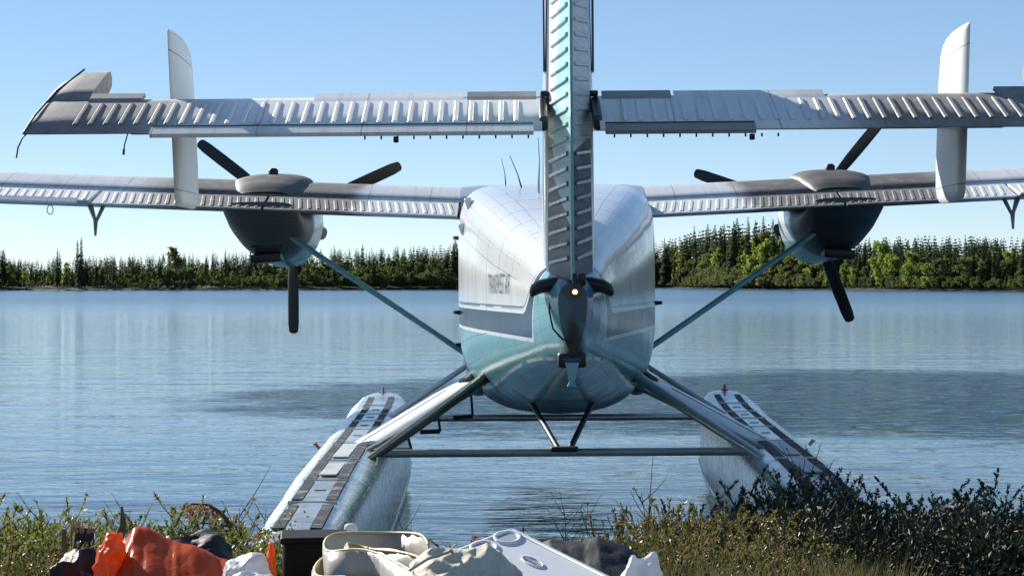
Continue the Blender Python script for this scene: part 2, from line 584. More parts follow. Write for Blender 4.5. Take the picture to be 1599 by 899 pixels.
# fin side dark inset panels near the top, both sides
for sgn in (-1, 1):
    mb = MB(); mb.box((sgn * .150, .70, 4.05), (.012, .10, 1.7)); mb.build('deicing_strip', M_DARKST, fin)
# tail bits
mb = MB()
for sgn in (-1, 1):
    pts = [(sgn * .02, .30, 1.905), (sgn * .12, .30, 1.90), (sgn * .19, .30, 1.885), (sgn * .235, .30, 1.862), (sgn * .25, .30, 1.855)]
    rings = []
    for i, p in enumerate(pts):
        k = (1, 1, .98, .85, .35)[i]
        rings.append([(p[0], p[1] + .13 * k * math.cos(2 * math.pi * j / 14), p[2] + .040 * k * math.sin(2 * math.pi * j / 14) * (1.0 + .2 * i / 4)) for j in range(14)])
    m2 = MB(); m2.loft(rings, True)
    recalc(m2.build('handling_grip', M_BLACK, plane))
lamp_m, b, *_ = newmat('lit_tail_lamp')
setin(b, 'Base Color', (.8, .4, .15)); setin(b, 'Emission Color', (1, .55, .22)); b.inputs['Emission Strength'].default_value = 3.5
mb = MB()
def sphere(mb, c, r, n=12, sc=(1, 1, 1), mat=0):
    rs = []
    for i in range(1, n):
        ph = math.pi * i / n
        rs.append([(c[0] + sc[0] * r * math.sin(ph) * math.cos(2 * math.pi * k / (2 * n)), c[1] + sc[1] * r * math.sin(ph) * math.sin(2 * math.pi * k / (2 * n)), c[2] + sc[2] * r * math.cos(ph)) for k in range(2 * n)])
    mb.loft(rs, True, mat)
lampbase = MB(); lampbase.tube([(0.012, .10, 1.855), (0.012, .0, 1.855)], [.034, .026], 14); lb = lampbase.build('tail_light', M_NAVYP, plane)
mb.tube([(0.012, -.002, 1.855), (0.012, -.02, 1.855)], [.024, .018], 14); mb.build('lens', M_RED, lb)
mb = MB(); sphere(mb, (.012, -.02, 1.855), .0135, 8); mb.build('bulb', lamp_m, lb)
mb = MB(); mb.box((.055, .02, 1.925), (.042, .10, .07), None, 0, .015); mb.build('beacon_box', M_BLACK, plane)
mb = MB(); mb.tube([(.01, -.01, 1.96), (.01, -.015, 1.90)], .014, 8); mb.build('rudder_hinge_pin', M_BLACK, plane)
mb = MB(); mb.box((-.005, .20, 1.455), (.165, .22, .085), None, 0, .02); bump_o = mb.build('tail_bumper', M_BLACK, plane)
mb = MB(); mb.box((-.005, .085, 1.45), (.10, .02, .05), None, 0, .005); mb.build('bumper_plate', M_NAVYP, bump_o)
mb = MB()
for sgn in (-1, 1):
    pass
mb.loft([[(-.045, .04, 1.445), (.035, .04, 1.445), (.035, .14, 1.445), (-.045, .14, 1.445)], [(-.022, .02, 1.335), (.008, .02, 1.335), (.008, .08, 1.335), (-.022, .08, 1.335)], [(-.035, .01, 1.308), (.020, .01, 1.308), (.020, .08, 1.308), (-.035, .08, 1.308)]], True, 0, False)
mb.build('tail_skid', M_TEALP, plane)
mb = MB(); mb.tube([(-.125, .28, 1.86), (-.135, .16, 1.74), (-.115, .08, 1.64), (-.06, .02, 1.58), (.0, .01, 1.57)], .006, 6); mb.build('cable', M_BLACK, plane)

# ---- stabiliser + elevators
HV, HW = .62, 3.005     # hinge
EL = R(20.5)
EC = .60
def elev_pt(c, t, uo=0):
    """c: distance aft of hinge (negative = forward), t: normal offset"""
    return (HV - c * math.cos(EL) - t * math.sin(EL), HW - c * math.sin(EL) + t * math.cos(EL))
for sgn in (-1, 1):
    mb = MB(); rs = []
    for u in (.12, 1.0, 2.0, 2.85, 2.9):
        k = 1 if u < 2.9 else .6
        prof = [(.66, .015), (.9, .035), (1.3, .04), (1.6, .03), (1.78, .0), (1.82, -.035), (1.78, -.07), (1.5, -.105), (1.0, -.105), (.66, -.085)]
        rs.append([(sgn * u, v, HW - .035 + (z + .035) * k) for v, z in prof])
    mb.loft(rs, True); st = mb.build('stabiliser', M_TAIL, plane); recalc(st)
    # elevator
    mb = MB(); rs = []
    for u, k in ((.17, 1), (1.0, 1), (2.0, 1), (2.93, 1), (3.14, .95), (3.19, .6)):
        c0 = -.045
        prof = [(c0, 0), (c0 + .02, .035), (.05, .042), (.3, .026), (EC, .006), (EC, -.004), (.3, -.028), (.05, -.045), (c0 + .02, -.035)]
        rs.append([(sgn * u, *elev_pt(c, t * k)) for c, t in prof])
    mb.loft(rs, True); el = mb.build('elevator', M_TAIL, plane); recalc(el)
    # horn balance (forward part of the tip rises)
    mb = MB(); rs = []
    for u, k, fw in ((2.93, 1, -.70), (3.05, 1.0, -.70), (3.13, .9, -.64), (3.19, .6, -.50), (3.215, .25, -.36)):
        prof = [(fw, 0), (fw + .03, .05), (fw + .12, .065), (-.2, .062), (.0, .05), (.0, -.05), (-.2, -.062), (fw + .12, -.065), (fw + .03, -.05)]
        rs.append([(sgn * u, *elev_pt(c, t * k)) for c, t in prof])
    mb.loft(rs, True); hb = mb.build('balance_horn', M_TAIL, el); recalc(hb)
    mb = MB(); mb.tube([(sgn * 3.10, *elev_pt(-.68, .062)), (sgn * 3.17, *elev_pt(-.2, .05)), (sgn * 3.19, *elev_pt(.3, .03)), (sgn * 3.19, *elev_pt(EC, .004))], .007, 5)
    mb.build('seam_strip', M_DARKST, el)
    # ridges
    items = []
    u = .32
    nrm = Vector((0, -math.sin(EL), math.cos(EL)))
    yd = Vector((0, -math.cos(EL), -math.sin(EL)))
    while u < 2.93:
        p = elev_pt(.285, .0315)
        items.append(((sgn * u, *p), (0, -math.cos(EL) * 1, -math.sin(EL) - .055), nrm))
        u += .0895
    place_ridges(bead(.39, .030, .0062), M_TAIL if True else M_RIDL, items, el)
    # leading cap strip, raised
    for (ua, ub, hgt) in (((.20, .62, .003), (2.60, 2.92, .010), (.64, 1.55, .0))):
        mb = MB()
        rs = []
        for u in (ua, ub):
            rs.append([(sgn * u, *elev_pt(c, t)) for c, t in ((-.10, .03), (-.08, .05 + hgt), (.02, .046 + hgt), (.07, .041))])
        mb.loft(rs, True, 0, False); mb.build('hinge_cover', M_TUBE if ua == .2 else M_TAIL, el)
    # trim tab
    mb = MB()
    ua, ub = (.22, 2.45) if sgn < 0 else (.20, 1.07)
    rs = [[(sgn * u, *elev_pt(c, t)) for c, t in ((.53, .019), (.63, .004), (.63, -.02), (.53, -.04))] for u in (ua, ub)]
    mb.loft(rs, True, 0, False); tb = mb.build('trim_tab', M_FLAP if sgn < 0 else M_TUBE, el)
    mb = MB(); mb.tube([(sgn * ua, *elev_pt(.527, .021)), (sgn * ub, *elev_pt(.527, .021))], .004, 5); mb.build('hinge_wire', M_BLACK, tb)
    # small drain teeth under the tab
    first = None
    u = .25
    while u < 1.2:
        if first is None:
            m2 = MB(); m2.box((0, 0, -.006), (.010, .008, .02)); first = m2.build('static_wick_stub', M_BLACK, tb); o = first
        else: o = share(first, 'static_wick_stub', tb)
        p = elev_pt(.61, -.025); o.location = (sgn * u, p[0], p[1] - .004)
        u += .095
    # tab actuator
    p = elev_pt(.6, -.04)
    mb = MB(); mb.box((sgn * (1.02 if sgn < 0 else 1.05), p[0], p[1] - .01), (.03, .04, .035), None, 0, .008); mb.build('tab_bracket', M_BLACK, el)
    # root plate
    mb = MB(); mb.box((sgn * .16, HV - .22, HW - .085), (.05, .46, .09), Matrix.Rotation(EL, 3, 'X'), 0, .02); mb.build('root_seal', M_DARKST, el)
    mb = MB(); mb.box((sgn * .15, HV - .03, HW + .052), (.05, .10, .03), None, 0, .01); mb.build('hinge_bracket', M_BLACK, el)
    # finlet
    mb = MB(); rs = []
    UF = 2.44
    for w, dvt, k, L0, L1 in ((2.40, 0, .3, .80, 1.30), (2.41, 0, .6, .73, 1.40), (2.44, 0, .9, .69, 1.47), (2.50, 0, 1, .68, 1.52), (2.7, 0, 1, .68, 1.54), (2.95, 0, 1, .68, 1.53), (3.2, 0, 1, .68, 1.52), (3.36, 0, .95, .68, 1.48), (3.42, 0, .9, .68, 1.42), (3.455, 0, .8, .68, 1.32), (3.475, 0, .6, .68, 1.20), (3.485, 0, .3, .69, 1.05)):
        hw = .031 * k
        prof = [(0, .10), (.25, .8), (.55, 1), (.8, .8), (.94, .45), (1, 0), (.94, -.45), (.8, -.8), (.55, -1), (.25, -.8), (0, -.10)]
        lean = (w - 2.95) * .035
        rs.append([(sgn * (UF + lean) + hw * h, L0 + (L1 - L0) * t, w) for t, h in prof])
    mb.loft(rs, True); fl = mb.build('finlet', M_FINLET, plane); recalc(fl)
# static wicks / tie cords hanging on the left elevator
mb = MB(); p = elev_pt(EC, 0)
mb.tube([(-3.17, p[0], p[1]), (-3.19, p[0] - .01, p[1] - .02), (-3.215, p[0] - .02, p[1] - .08), (-3.225, p[0] - .02, p[1] - .14)], .005, 5); mb.build('static_wick', M_BLACK, plane)
mb = MB(); mb.tube([(-2.58, p[0], p[1]), (-2.60, p[0], p[1] - .07), (-2.605, p[0], p[1] - .12)], .004, 5); mb.tube([(-2.603, p[0], p[1] - .09), (-2.606, p[0], p[1] - .125)], .007, 5); mb.build('static_wick', M_BLACK, plane)

# ---- wings
CR = 2.905
def dih(u): return max(0, abs(u) - .9) * .042
UP = [(7.97, -.190), (8.2, -.112), (8.45, -.038), (8.7, -.004), (9.0, -.002), (9.25, -.045), (9.45, -.115), (9.53, -.18)]
LO = [(9.50, -.24), (9.3, -.30), (8.9, -.33), (8.4, -.338), (8.0, -.338)]
def wpt(u, v, dw): return (u, v, CR + dw + dih(u))
for sgn in (-1, 1):
    mb = MB()
    us = [.55, .9, 2.0, 3.2, 4.5, 6, 8, 9.7, 9.85, 9.9]
    rs = []
    for u in us:
        k = {9.85: .7, 9.9: .35}.get(u, 1)
        rs.append([wpt(sgn * u, v, -.18 + (z + .18) * k) for v, z in UP + LO])
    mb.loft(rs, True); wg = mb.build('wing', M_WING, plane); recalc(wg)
    mb = MB(); mb.tube([wpt(sgn * .92, 8.06, -.160), wpt(sgn * 9.7, 8.06, -.160)], .004, 4); mb.build('rear_spar_seam', M_DARKST, wg)
    for (name, ua, ub) in (('flap', .93, 2.80), ('flap', 2.83, 4.46), ('aileron', 4.50, 9.75)):
        mb = MB()
        prof = [(7.95, -.200), (7.93, -.196), (7.415, -.338), (7.41, -.350), (7.6, -.352), (7.95, -.345)] if name == 'flap' else [(7.95, -.200), (7.93, -.196), (7.45, -.310), (7.44, -.322), (7.6, -.345), (7.95, -.345)]
        rs = [[wpt(sgn * u, v, z) for v, z in prof] for u in np.linspace(ua, ub, 5)]
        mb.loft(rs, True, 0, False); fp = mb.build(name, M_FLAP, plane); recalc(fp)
        items = []
        u = ua + .07
        sl = (-.338 + .196) / (7.415 - 7.93) if name == 'flap' else (-.31 + .196) / (7.45 - 7.93)
        sp = .0865
        while u < min(ub - .04, 6.3):
            items.append((wpt(sgn * u, 7.665, -.196 + (7.665 - 7.93) * sl), (-sgn * .12, -1, -sl), (0, -sl, 1)))
            u += sp
        place_ridges(bead(.42, .045, .0065), M_FLAP, items, fp)
        if name == 'aileron':
            mb = MB()
            rs = [[wpt(sgn * u, v, z) for v, z in ((7.46, -.29), (7.38, -.335), (7.38, -.35), (7.46, -.35))] for u in (4.6, 7.5)]
            mb.loft(rs, True, 0, False); mb.build('trim_tab', M_WING, fp)
    # hinge arm hanging between flap and aileron
    mb = MB()
    z0 = wpt(sgn * 4.46, 7.6, -.35)[2]
    ua = sgn * 4.46
    mb.tube([(ua - sgn * .05, 7.75, z0 + .01), (ua, 7.62, z0 - .16), (ua, 7.58, z0 - .28)], [.022, .016, .012], 6)
    mb.tube([(ua + sgn * .09, 7.75, z0 + .01), (ua + sgn * .015, 7.62, z0 - .14), (ua, 7.58, z0 - .30)], [.030, .016, .012], 6)
    mb.build('flap_hinge_arm', M_TUBE, plane)
    # mooring ring
    mb = MB()
    if sgn < 0:
        c = Vector(wpt(-4.93, 7.7, -.40))
        mb.tube([c + Vector((.03 * math.sin(t), 0, .045 * math.cos(t) - .01)) for t in np.linspace(0, 2 * math.pi, 13)], .005, 5, cap=False)
        mb.build('mooring_ring', M_STEEL, plane)
    # root fillet on the fuselage roof
    mb = MB(); rs = []
    for u, k in ((.45, 1), (.75, 1), (.93, 1)):
        rs.append([(sgn * u, v * 1.0, CR + z + (.02 if u < .8 else .004)) for v, z in UP + LO])
    mb.loft(rs, True); recalc(mb.build('wing_root_fairing', M_FIN, plane))
    # dark seal at the wing root
    mb = MB(); mb.box((sgn * .905, 7.90, 2.615), (.03, .8, .17), None, 0, .01); mb.build('root_seal', M_DARKST, plane)

# ---- nacelles and propellers
US = 2.875
for sgn in (-1, 1):
    uc = sgn * US
    mb = MB(); rs = []
    #    v, halfwidth, top, bottom, bottom half width
    NS = [(7.55, .34, 2.66, 2.60, .30), (7.8, .37, 2.66, 2.50, .27), (8.05, .38, 2.68, 2.36, .22), (8.3, .39, 2.70, 2.22, .18), (8.55, .39, 2.72, 2.15, .20), (9.0, .40, 2.74, 2.12, .24), (9.4, .41, 2.85, 2.09, .28), (9.75, .41, 2.95, 2.075, .30), (10.1, .36, 2.90, 2.10, .26), (10.3, .25, 2.76, 2.24, .18), (10.34, .16, 2.66, 2.34, .1)]
    for v in np.linspace(7.55, 10.34, 34):
        a, wt, wb, bh = interp(NS, v)
        wt += 0.06; wb += .03
        pts = []
        N = 40
        for k in range(N):
            th = 2 * math.pi * k / N
            c, s_ = math.cos(th), math.sin(th)
            w = (wt + wb) / 2 + (wt - wb) / 2 * math.copysign(abs(s_) ** .85, s_)
            f = max(0.0, (w - wb) / (wt - wb))
            hw = a if s_ >= 0 else (bh + (a - bh) * min(1, (f * 2)) ** .6)
            pts.append((uc + hw * math.copysign(abs(c) ** .7, c), v, w))
        rs.append(pts)
    mb.loft(rs, True); nc = mb.build('engine_nacelle', M_NAC, plane); recalc(nc)
    mb = MB(); mb.box((uc + sgn * .03, 8.45, 2.185), (.31, .26, .09), Matrix.Rotation(R(4 * sgn), 3, 'Y'), 0, .02); mb.build('oil_cooler_outlet', M_BLACK, nc)
    mb = MB(); mb.box((uc, 8.25, 2.30), (.30, .03, .01), Matrix.Rotation(R(35), 3, 'X')); mb.build('outlet_flap', M_DARKST, nc)
    # overwing hump
    mb = MB(); rs = []
    for t in np.linspace(.02, .98, 24):
        v = 7.98 + t * 1.75
        base = CR + dih(US) + float(np.interp(v, [p[0] for p in UP], [p[1] for p in UP])) - .03
        topw = float(np.interp(t, [0, .1, .3, .55, .8, 1], [CR + dih(US) - .17, 2.93, 3.03, 3.075, 3.05, 2.93]))
        hh = max(.012, topw - base)
        hw = .40 * math.sin(math.pi * (.12 + .76 * t)) ** .45
        rs.append([(uc + hw * math.copysign(abs(math.cos(a)) ** .8, math.cos(a)), v, base + hh * max(0.0, math.sin(a)) ** .85) for a in np.linspace(0, math.pi, 21)])
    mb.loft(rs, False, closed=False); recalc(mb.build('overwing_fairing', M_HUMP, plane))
    mb = MB(); mb.tube([(uc - sgn * .0, 8.75, 3.05), (uc, 8.75, 3.098), (uc, 8.75, 3.118)], [.052, .052, .03], 14); mb.build('vent_cap', M_BLACK, nc)
    # exhaust stubs
    for e in (-1, 1):
        mb = MB(); mb.tube([(uc + e * .28, 10.0, 2.50), (uc + e * .35, 10.0, 2.48), (uc + e * .38, 9.98, 2.47)], [.08, .075, .07], 12); mb.build('exhaust_stub', M_DARKST, nc)
    # propeller
    PW = 2.70
    pr = empty('propeller', (uc, 10.38, PW)); pr.parent = plane
    mb = MB(); mb.tube([(0, -.06, 0), (0, .05, 0), (0, .2, 0), (0, .32, 0), (0, .37, 0)], [.17, .18, .15, .08, .01], 24); mb.build('spinner', M_STEEL, pr)
    angs = (92, 212, 332) if sgn < 0 else (0, 0, 0)
    angs = (-90, 24, 142) if sgn < 0 else (-69, 50, 161)
    RP = 1.33
    for a in angs:
        mb = MB(); rs = []
        for t, ch, th, tw in ((.10, .06, .055, 60), (.2, .08, .045, 52), (.35, .125, .032, 42), (.55, .15, .024, 33), (.75, .145, .018, 26), (.92, .135, .012, 21), (.985, .11, .008, 20), (1.0, .05, .005, 20)):
            r = RP * t; twr = R(tw)
            ring = []
            for k in range(12):
                q = 2 * math.pi * k / 12
                x, y = ch / 2 * math.cos(q), th / 2 * math.sin(q)
                ring.append((x * math.cos(twr) - y * math.sin(twr), x * math.sin(twr) + y * math.cos(twr), r))
            rs.append(ring)
        mb.loft(rs, True); bl = mb.build('propeller_blade', M_BLADE, pr); recalc(bl)
        bl.rotation_euler = (0, R(90 - a), 0)
    # wing strut
    mb = MB(); A = Vector((sgn * .80, 7.55, 1.19)); B = Vector((sgn * 2.95, 8.35, 2.60))
    mb.tube([A, A.lerp(B, .04), A.lerp(B, .96), B], [.035, .052, .052, .035], 14, flat=.5, up=(0, 0, 1)); mb.build('wing_strut', M_TEALP, plane)
    mb = MB(); sphere(mb, (sgn * .80, 7.45, 1.16), .09, 8, (1, 2.2, 1.1)); mb.build('strut_fairing', M_STEEL, plane)

# ---- antennas etc on the roof
for (x, y0, x1, y1, D, r) in ((841, 288, 840, 215, 15.5, .005), (817, 302, 796, 243, 16.2, .004), (790, 292, 783, 248, 17.2, .003)):
    a = P(x, y0, D); b_ = P(x1, y1, D)
    L = plane.matrix_basis.inverted() @ a; L2 = plane.matrix_basis.inverted() @ b_
    mb = MB(); mb.tube([L - Vector((0, 0, .12)), L, L.lerp(L2, .5) + Vector((.01, 0, .0)), L2], [r * 2.5, r * 2.2, r, r * .7], 6); mb.build('antenna', M_BLACK if r < .005 else M_STEEL, plane)
# lugs on the cabin sides
for (s_, w, v, ln) in ((1, 1.73, 5.6, .06), (-1, 1.66, 5.6, .05), (-1, 2.32, 6.2, .05), (-1, 1.36, 6.2, .05)):
    mb = MB(); u0 = fus_side(v, w, s_)
    mb.tube([(u0, v, w), (u0 + s_ * ln, v - .02, w + .003)], [.02, .014], 8); mb.build('door_latch', M_BLACK, plane)

# ================= floats
fpl = plane
def fcu(v): return 1.495 + .0275 * v
FS = [ # v, deckhalf, wallhalf, deck w, chine w, keel w
    (-1.7, .09, .18, .60, .30, .10), (-1.2, .135, .24, .64, .16, -.05), (0, .14, .255, .67, .08, -.18), (1.5, .145, .27, .70, .04, -.25), (4, .155, .28, .71, .02, -.34), (6.8, .17, .29, .73, .05, -.32),
    (7.6, .185, .29, .76, .16, -.18), (8.1, .16, .25, .79, .28, .02), (8.5, .11, .18, .80, .40, .2), (8.75, .055, .10, .765, .50, .36), (8.83, .02, .03, .70, .58, .52)]
def float_ring(sgn, v):
    dh, wh, dw, cw, kw = interp(FS, v)
    c = sgn * fcu(v)
    pts = [(-wh, dw - .12), (-wh + .02, dw - .055), (-dh - .035, dw - .012), (-dh, dw), (-dh * .4, dw + .012), (dh * .4, dw + .012), (dh, dw), (dh + .035, dw - .012), (wh - .02, dw - .055), (wh, dw - .12), (wh, (dw + cw) / 2), (wh + .01, cw), (wh * .5, (cw + kw) / 2 + .02), (0, kw), (-wh * .5, (cw + kw) / 2 + .02), (-wh - .01, cw), (-wh, (dw + cw) / 2)]
    return [(c + x, v, z) for x, z in pts]
def deck_pt(sgn, off, v, h=.014):
    dh, wh, dw, cw, kw = interp(FS, v)
    return (sgn * (fcu(v) + off), v, dw + h)
padv = [(7.95, 7.25), (7.15, 6.35), (6.2, 5.55), (5.4, 4.7), (4.55, 2.0), (1.85, .85), (.72, -.12), (-.35, -1.2)]
for sgn in (-1, 1):
    mb = MB()
    vv_ = list(np.concatenate([np.linspace(-1.7, 6.8, 30), np.linspace(7.0, 8.83, 16)]))
    mb.loft([float_ring(sgn, v) for v in vv_], True)
    fo = mb.build('float', M_FLOAT, plane); recalc(fo)
    # deck plates
    for i, (va, vb) in enumerate(padv):
        for off in (-.098, .098):
            wd = .058 if i < 4 else .062
            mb = MB()
            n = 4
            for side in (0,):
                vsx = np.linspace(va, vb, n)
                top = [[deck_pt(sgn, off - wd / 2, q, .016), deck_pt(sgn, off + wd / 2, q, .016), deck_pt(sgn, off + wd / 2, q, .002), deck_pt(sgn, off - wd / 2, q, .002)] for q in vsx]
                mb.loft(top, True, 0, False)
            mb.build('walkway_pad', M_PAD, fo)
    for i, q in enumerate((7.2, 6.28, 5.5, 4.62, 3.3, 1.92, .78, -.23)):
        mb = MB(); mb.loft([[deck_pt(sgn, o, q, .019), deck_pt(sgn, o, q + .014, .019), deck_pt(sgn, o, q + .014, .0), deck_pt(sgn, o, q, .0)] for o in (-.14, .14)], True, 0, False)
        mb.build('deck_rib', M_STEEL, fo)
    for q in (6.8, 5.9, 5.0, 4.0, 2.6, 1.2, .3):
        mb = MB(); c = Vector(deck_pt(sgn, 0, q, .012)); mb.box(c, (.07, .035, .012), None, 0, .004); mb.build('hatch_latch', M_TUBE, fo)
    # centre hatches
    for (va, vb) in ((3.2, 2.1), (1.7, .95)):
        mb = MB(); c = Vector(deck_pt(sgn, 0, (va + vb) / 2, .018)); mb.box(c, (.11, va - vb, .01), Matrix.Rotation(R(-1.2 * sgn), 3, 'Z'), 0, .004); mb.build('hatch', M_DECK, fo)
    # bow cleat
    mb = MB(); c = Vector(deck_pt(sgn, 0, 8.25, .0)); mb.tube([c, c + Vector((0, 0, .085))], [.016, .012], 8); mb.tube([c + Vector((-.035, 0, .03)), c + Vector((.035, 0, .03))], .009, 6); mb.build('bow_cleat', M_STEEL if sgn < 0 else M_RED, fo)
    # side cleat
    mb = MB(); c = Vector(deck_pt(sgn, .22, 3.0, .0)); mb.tube([c, c + Vector((sgn * .03, 0, .04))], .012, 6); mb.tube([c + Vector((sgn * .03, -.05, .035)), c + Vector((sgn * .03, .05, .035))], .010, 6); mb.build('cleat', M_RED if sgn < 0 else M_STEEL, fo)
    # side spray rail
    mb = MB(); mb.tube([(sgn * (fcu(v) - interp(FS, v)[1] - .005), v, interp(FS, v)[3] + .02) for v in np.linspace(0, 7.6, 14)], .018, 6); mb.build('spray_rail', M_FLOAT, fo)
    # water rudder at stern
    mb = MB(); mb.box((sgn * fcu(-1.8), -1.78, .35), (.03, .22, .5), None, 0, .01); mb.build('water_rudder', M_FLOAT, fo)
    # ---- float struts (mirror)
    def S(u, v, w): return Vector((sgn * u, v, w))
    mb = MB(); mb.tube([S(.80, 6.9, 1.16), S(1.53, 6.2, .70)], .034, 12, flat=.7); mb.build('front_float_strut', M_WHITEP if sgn < 0 else M_STEEL, plane)
    # broad faired strut
    A, B = S(.74, 5.5, 1.09), S(1.50, 3.25, .70)
    mb = MB()
    t = (B - A).normalized(); bb = Vector((sgn * .35, -.4, .85)); bb = (bb - t * bb.dot(t)).normalized(); nn = bb.cross(t)
    rs = []
    for q, k in ((0, .45), (.1, .8), (.25, 1), (.97, 1), (1.0, .9)):
        p = A.lerp(B, q)
        ring = []
        for a in range(18):
            th = 2 * math.pi * a / 18
            ring.append(p + nn * (.155 * k * math.copysign(abs(math.cos(th)) ** .8, math.cos(th))) + bb * (.035 * k * math.sin(th)))
        rs.append(ring)
    mb.loft(rs, True); bs = mb.build('faired_float_strut', M_WHITEP, plane); recalc(bs)
    mb = MB(); off = bb * .037
    mb.tube([A.lerp(B, .25) + off, B + off], .003, 4); mb.build('strut_seam', M_TUBE, bs)
    mb = MB(); mb.tube([S(.68, 5.5, 1.14), S(.80, 5.2, 1.06)], [.055, .055], 10); mb.build('strut_root', M_DARKST, bs)
    # rear dark strut
    mb = MB(); A2, B2 = S(.60, 4.25, 1.16), S(1.47, 2.15, .62)
    mb.tube([A2, A2.lerp(B2, .06), A2.lerp(B2, .6), B2], [.05, .042, .040, .026], 12); mb.build('rear_float_strut', M_DARKST if sgn < 0 else M_STEEL, plane)
    mb = MB(); mb.tube([S(.66, 5.2, 1.02), S(1.50, 2.6, .68)], .016, 8); mb.build('brace_wire', M_TUBE, plane)
    # gear stub fairing on the fuselage
    mb = MB(); sphere(mb, (sgn * .70, 6.0, 1.06), .15, 10, (.9, 3.5, 1.0)); mb.build('stub_fairing', M_STEEL, plane)
    # V strut
    mb = MB(); mb.tube([S(.255, 3.75, 1.02), S(.045, 2.95, .70)], .022, 10); mb.build('belly_strut', M_BLACK, plane)
# spreader bars
mb = MB(); mb.tube([(-1.5, 2.9, .675), (1.5, 2.9, .675)], .030, 14); mb.build('spreader_bar', M_TUBE, plane)
mb = MB(); mb.tube([(-1.5, 6.2, .70), (1.5, 6.2, .70)], .030, 14); mb.build('spreader_bar', M_STEEL, plane)
mb = MB(); mb.box((0, 2.9, .70), (.20, .10, .035), None, 0, .015); mb.build('belly_strut_plate', M_BLACK, plane)
# boarding steps (left)
for pts in (((-.75, 5.35, 1.0), (-.735, 5.3, .78), (-.90, 5.3, .77)), ((-.99, 4.2, .93), (-.96, 4.15, .74), (-1.12, 4.15, .735)), ((-1.17, 3.2, .82), (-1.13, 3.15, .68), (-1.27, 3.15, .675)), ((-1.31, 2.3, .70), (-1.31, 2.25, .58), (-1.5, 2.25, .575))):
    mb = MB(); mb.tube(pts[:2], .011, 6); mb.tube([pts[1], pts[2]], .018, 8); mb.build('boarding_step', M_BLACK if pts[0][0] > -1.3 else M_TUBE, plane)

# ================================================================== WATER
def m_water():
    m, b, oc, x, y, z = newmat('lake_water')
    big = noi(vec(x * .02, y * .05, 0.0), 1.0, 3)
    # ruffled area of rotor wash to the right of the plane, ahead
    dx = (x - 9.0) / 14.0; dy = (y - 32.0 - x * .10) / 9.5
    rr = dx * dx + dy * dy
    patch = sstep(rr + (noi(vec(x * .22, y * .35, 0.0), 1.0, 5, .65) - .5) * 1.6, 1.25, .25)
    w1 = noi(vec(x * 1.1, y * 3.4, 0.0), 1.0, 3, .55, .6)
    w2 = noi(vec(x * 4.0, y * 9.0, 0.3), 1.0, 3, .6, .4)
    w3 = noi(vec(x * .35, y * .9, .7), 1.0, 3, .5, .5)
    w4 = noi(vec(x * 2.2, y * 3.2, 2.0), 1.0, 4, .65, .8)
    near = sstep(y, 30, 12)
    far = sstep(y, 40, 160)
    h = w1 * .012 * (near * .5 + .5) + w2 * .004 + w3 * .030 * (1.0 - far * .85) + (w4 - .5) * .10 * patch + (noi(vec(x * .9, y * .7, 5.0), 1.0, 1, .5, .5) - .5) * .30 * patch + (noi(vec(x * 2.6, y * 1.5, 2.0), 1.0, 1, .5, .6) - .5) * .11 * patch + far * (noi(vec(x * .12, y * 1.6, 8.0), 1.0, 4, .6, .5) * .075)
    setin(b, 'Base Color', (.012, .050, .085))
    b.inputs['IOR'].default_value = 1.333
    setin(b, 'Roughness', sstep(y, 20, 250, .03, .22) + patch * .04)
    bump(b, h, 1.0, 1.0)
    return m
mb = MB()
mb.add([(-4000, -60, 0), (4000, -60, 0), (4000, 6000, 0), (-4000, 6000, 0)], [(0, 1, 2, 3)], 0, False)
water = mb.build('water', m_water())
tag(water, kind='structure')

# lake bed and everything under it
mb = MB(); mb.add([(-4500, -200, -1.6), (4500, -200, -1.6), (4500, 6500, -1.6), (-4500, 6500, -1.6)], [(0, 1, 2, 3)], 0, False)
tag(mb.build('lake_bed', simple('lake_mud', (.06, .05, .035), .9)), kind='structure')

# ================================================================== NEAR BANK
def bank_z(x, y):
    shore = 10.3 + .5 * math.sin(x * .9 + 1) + .25 * math.sin(x * 2.3) + (.5 if x > 2 else 0)
    d = shore - y
    z = -.35 if d < -1.2 else float(np.interp(d, [-1.2, 0, .5, 1.6, 3.2, 5.5, 12], [-.35, -.01, .14, .36, .52, .60, .62]))
    return z + .05 * noise.noise(Vector((x * 1.6, y * 1.6, 0))) + .025 * noise.noise(Vector((x * 6, y * 6, 3)))
m_soil, b, oc, x, y, z = newmat('boggy_soil')
n1 = noi(oc, 3, 5, .65); n2 = noi(oc, 22, 4, .7)
c = mixc(sstep(n1, .35, .65), (.055, .042, .028), (.085, .078, .032)); c = mixc(sstep(n2, .5, .75) * .6, c, (.15, .105, .05))
setin(b, 'Base Color', c); b.inputs['Roughness'].default_value = .9; bump(b, n2 + n1, .8, .03)
mb = MB(); nx, ny = 150, 110
gx = np.linspace(-14, 14, nx); gy = np.linspace(-12, 12.5, ny)
vs_ = [(x_, y_, bank_z(x_, y_)) for y_ in gy for x_ in gx]
fs_ = [(j * nx + i, j * nx + i + 1, (j + 1) * nx + i + 1, (j + 1) * nx + i) for j in range(ny - 1) for i in range(nx - 1)]
mb.add(vs_, fs_)
tag(mb.build('ground', m_soil), kind='structure')

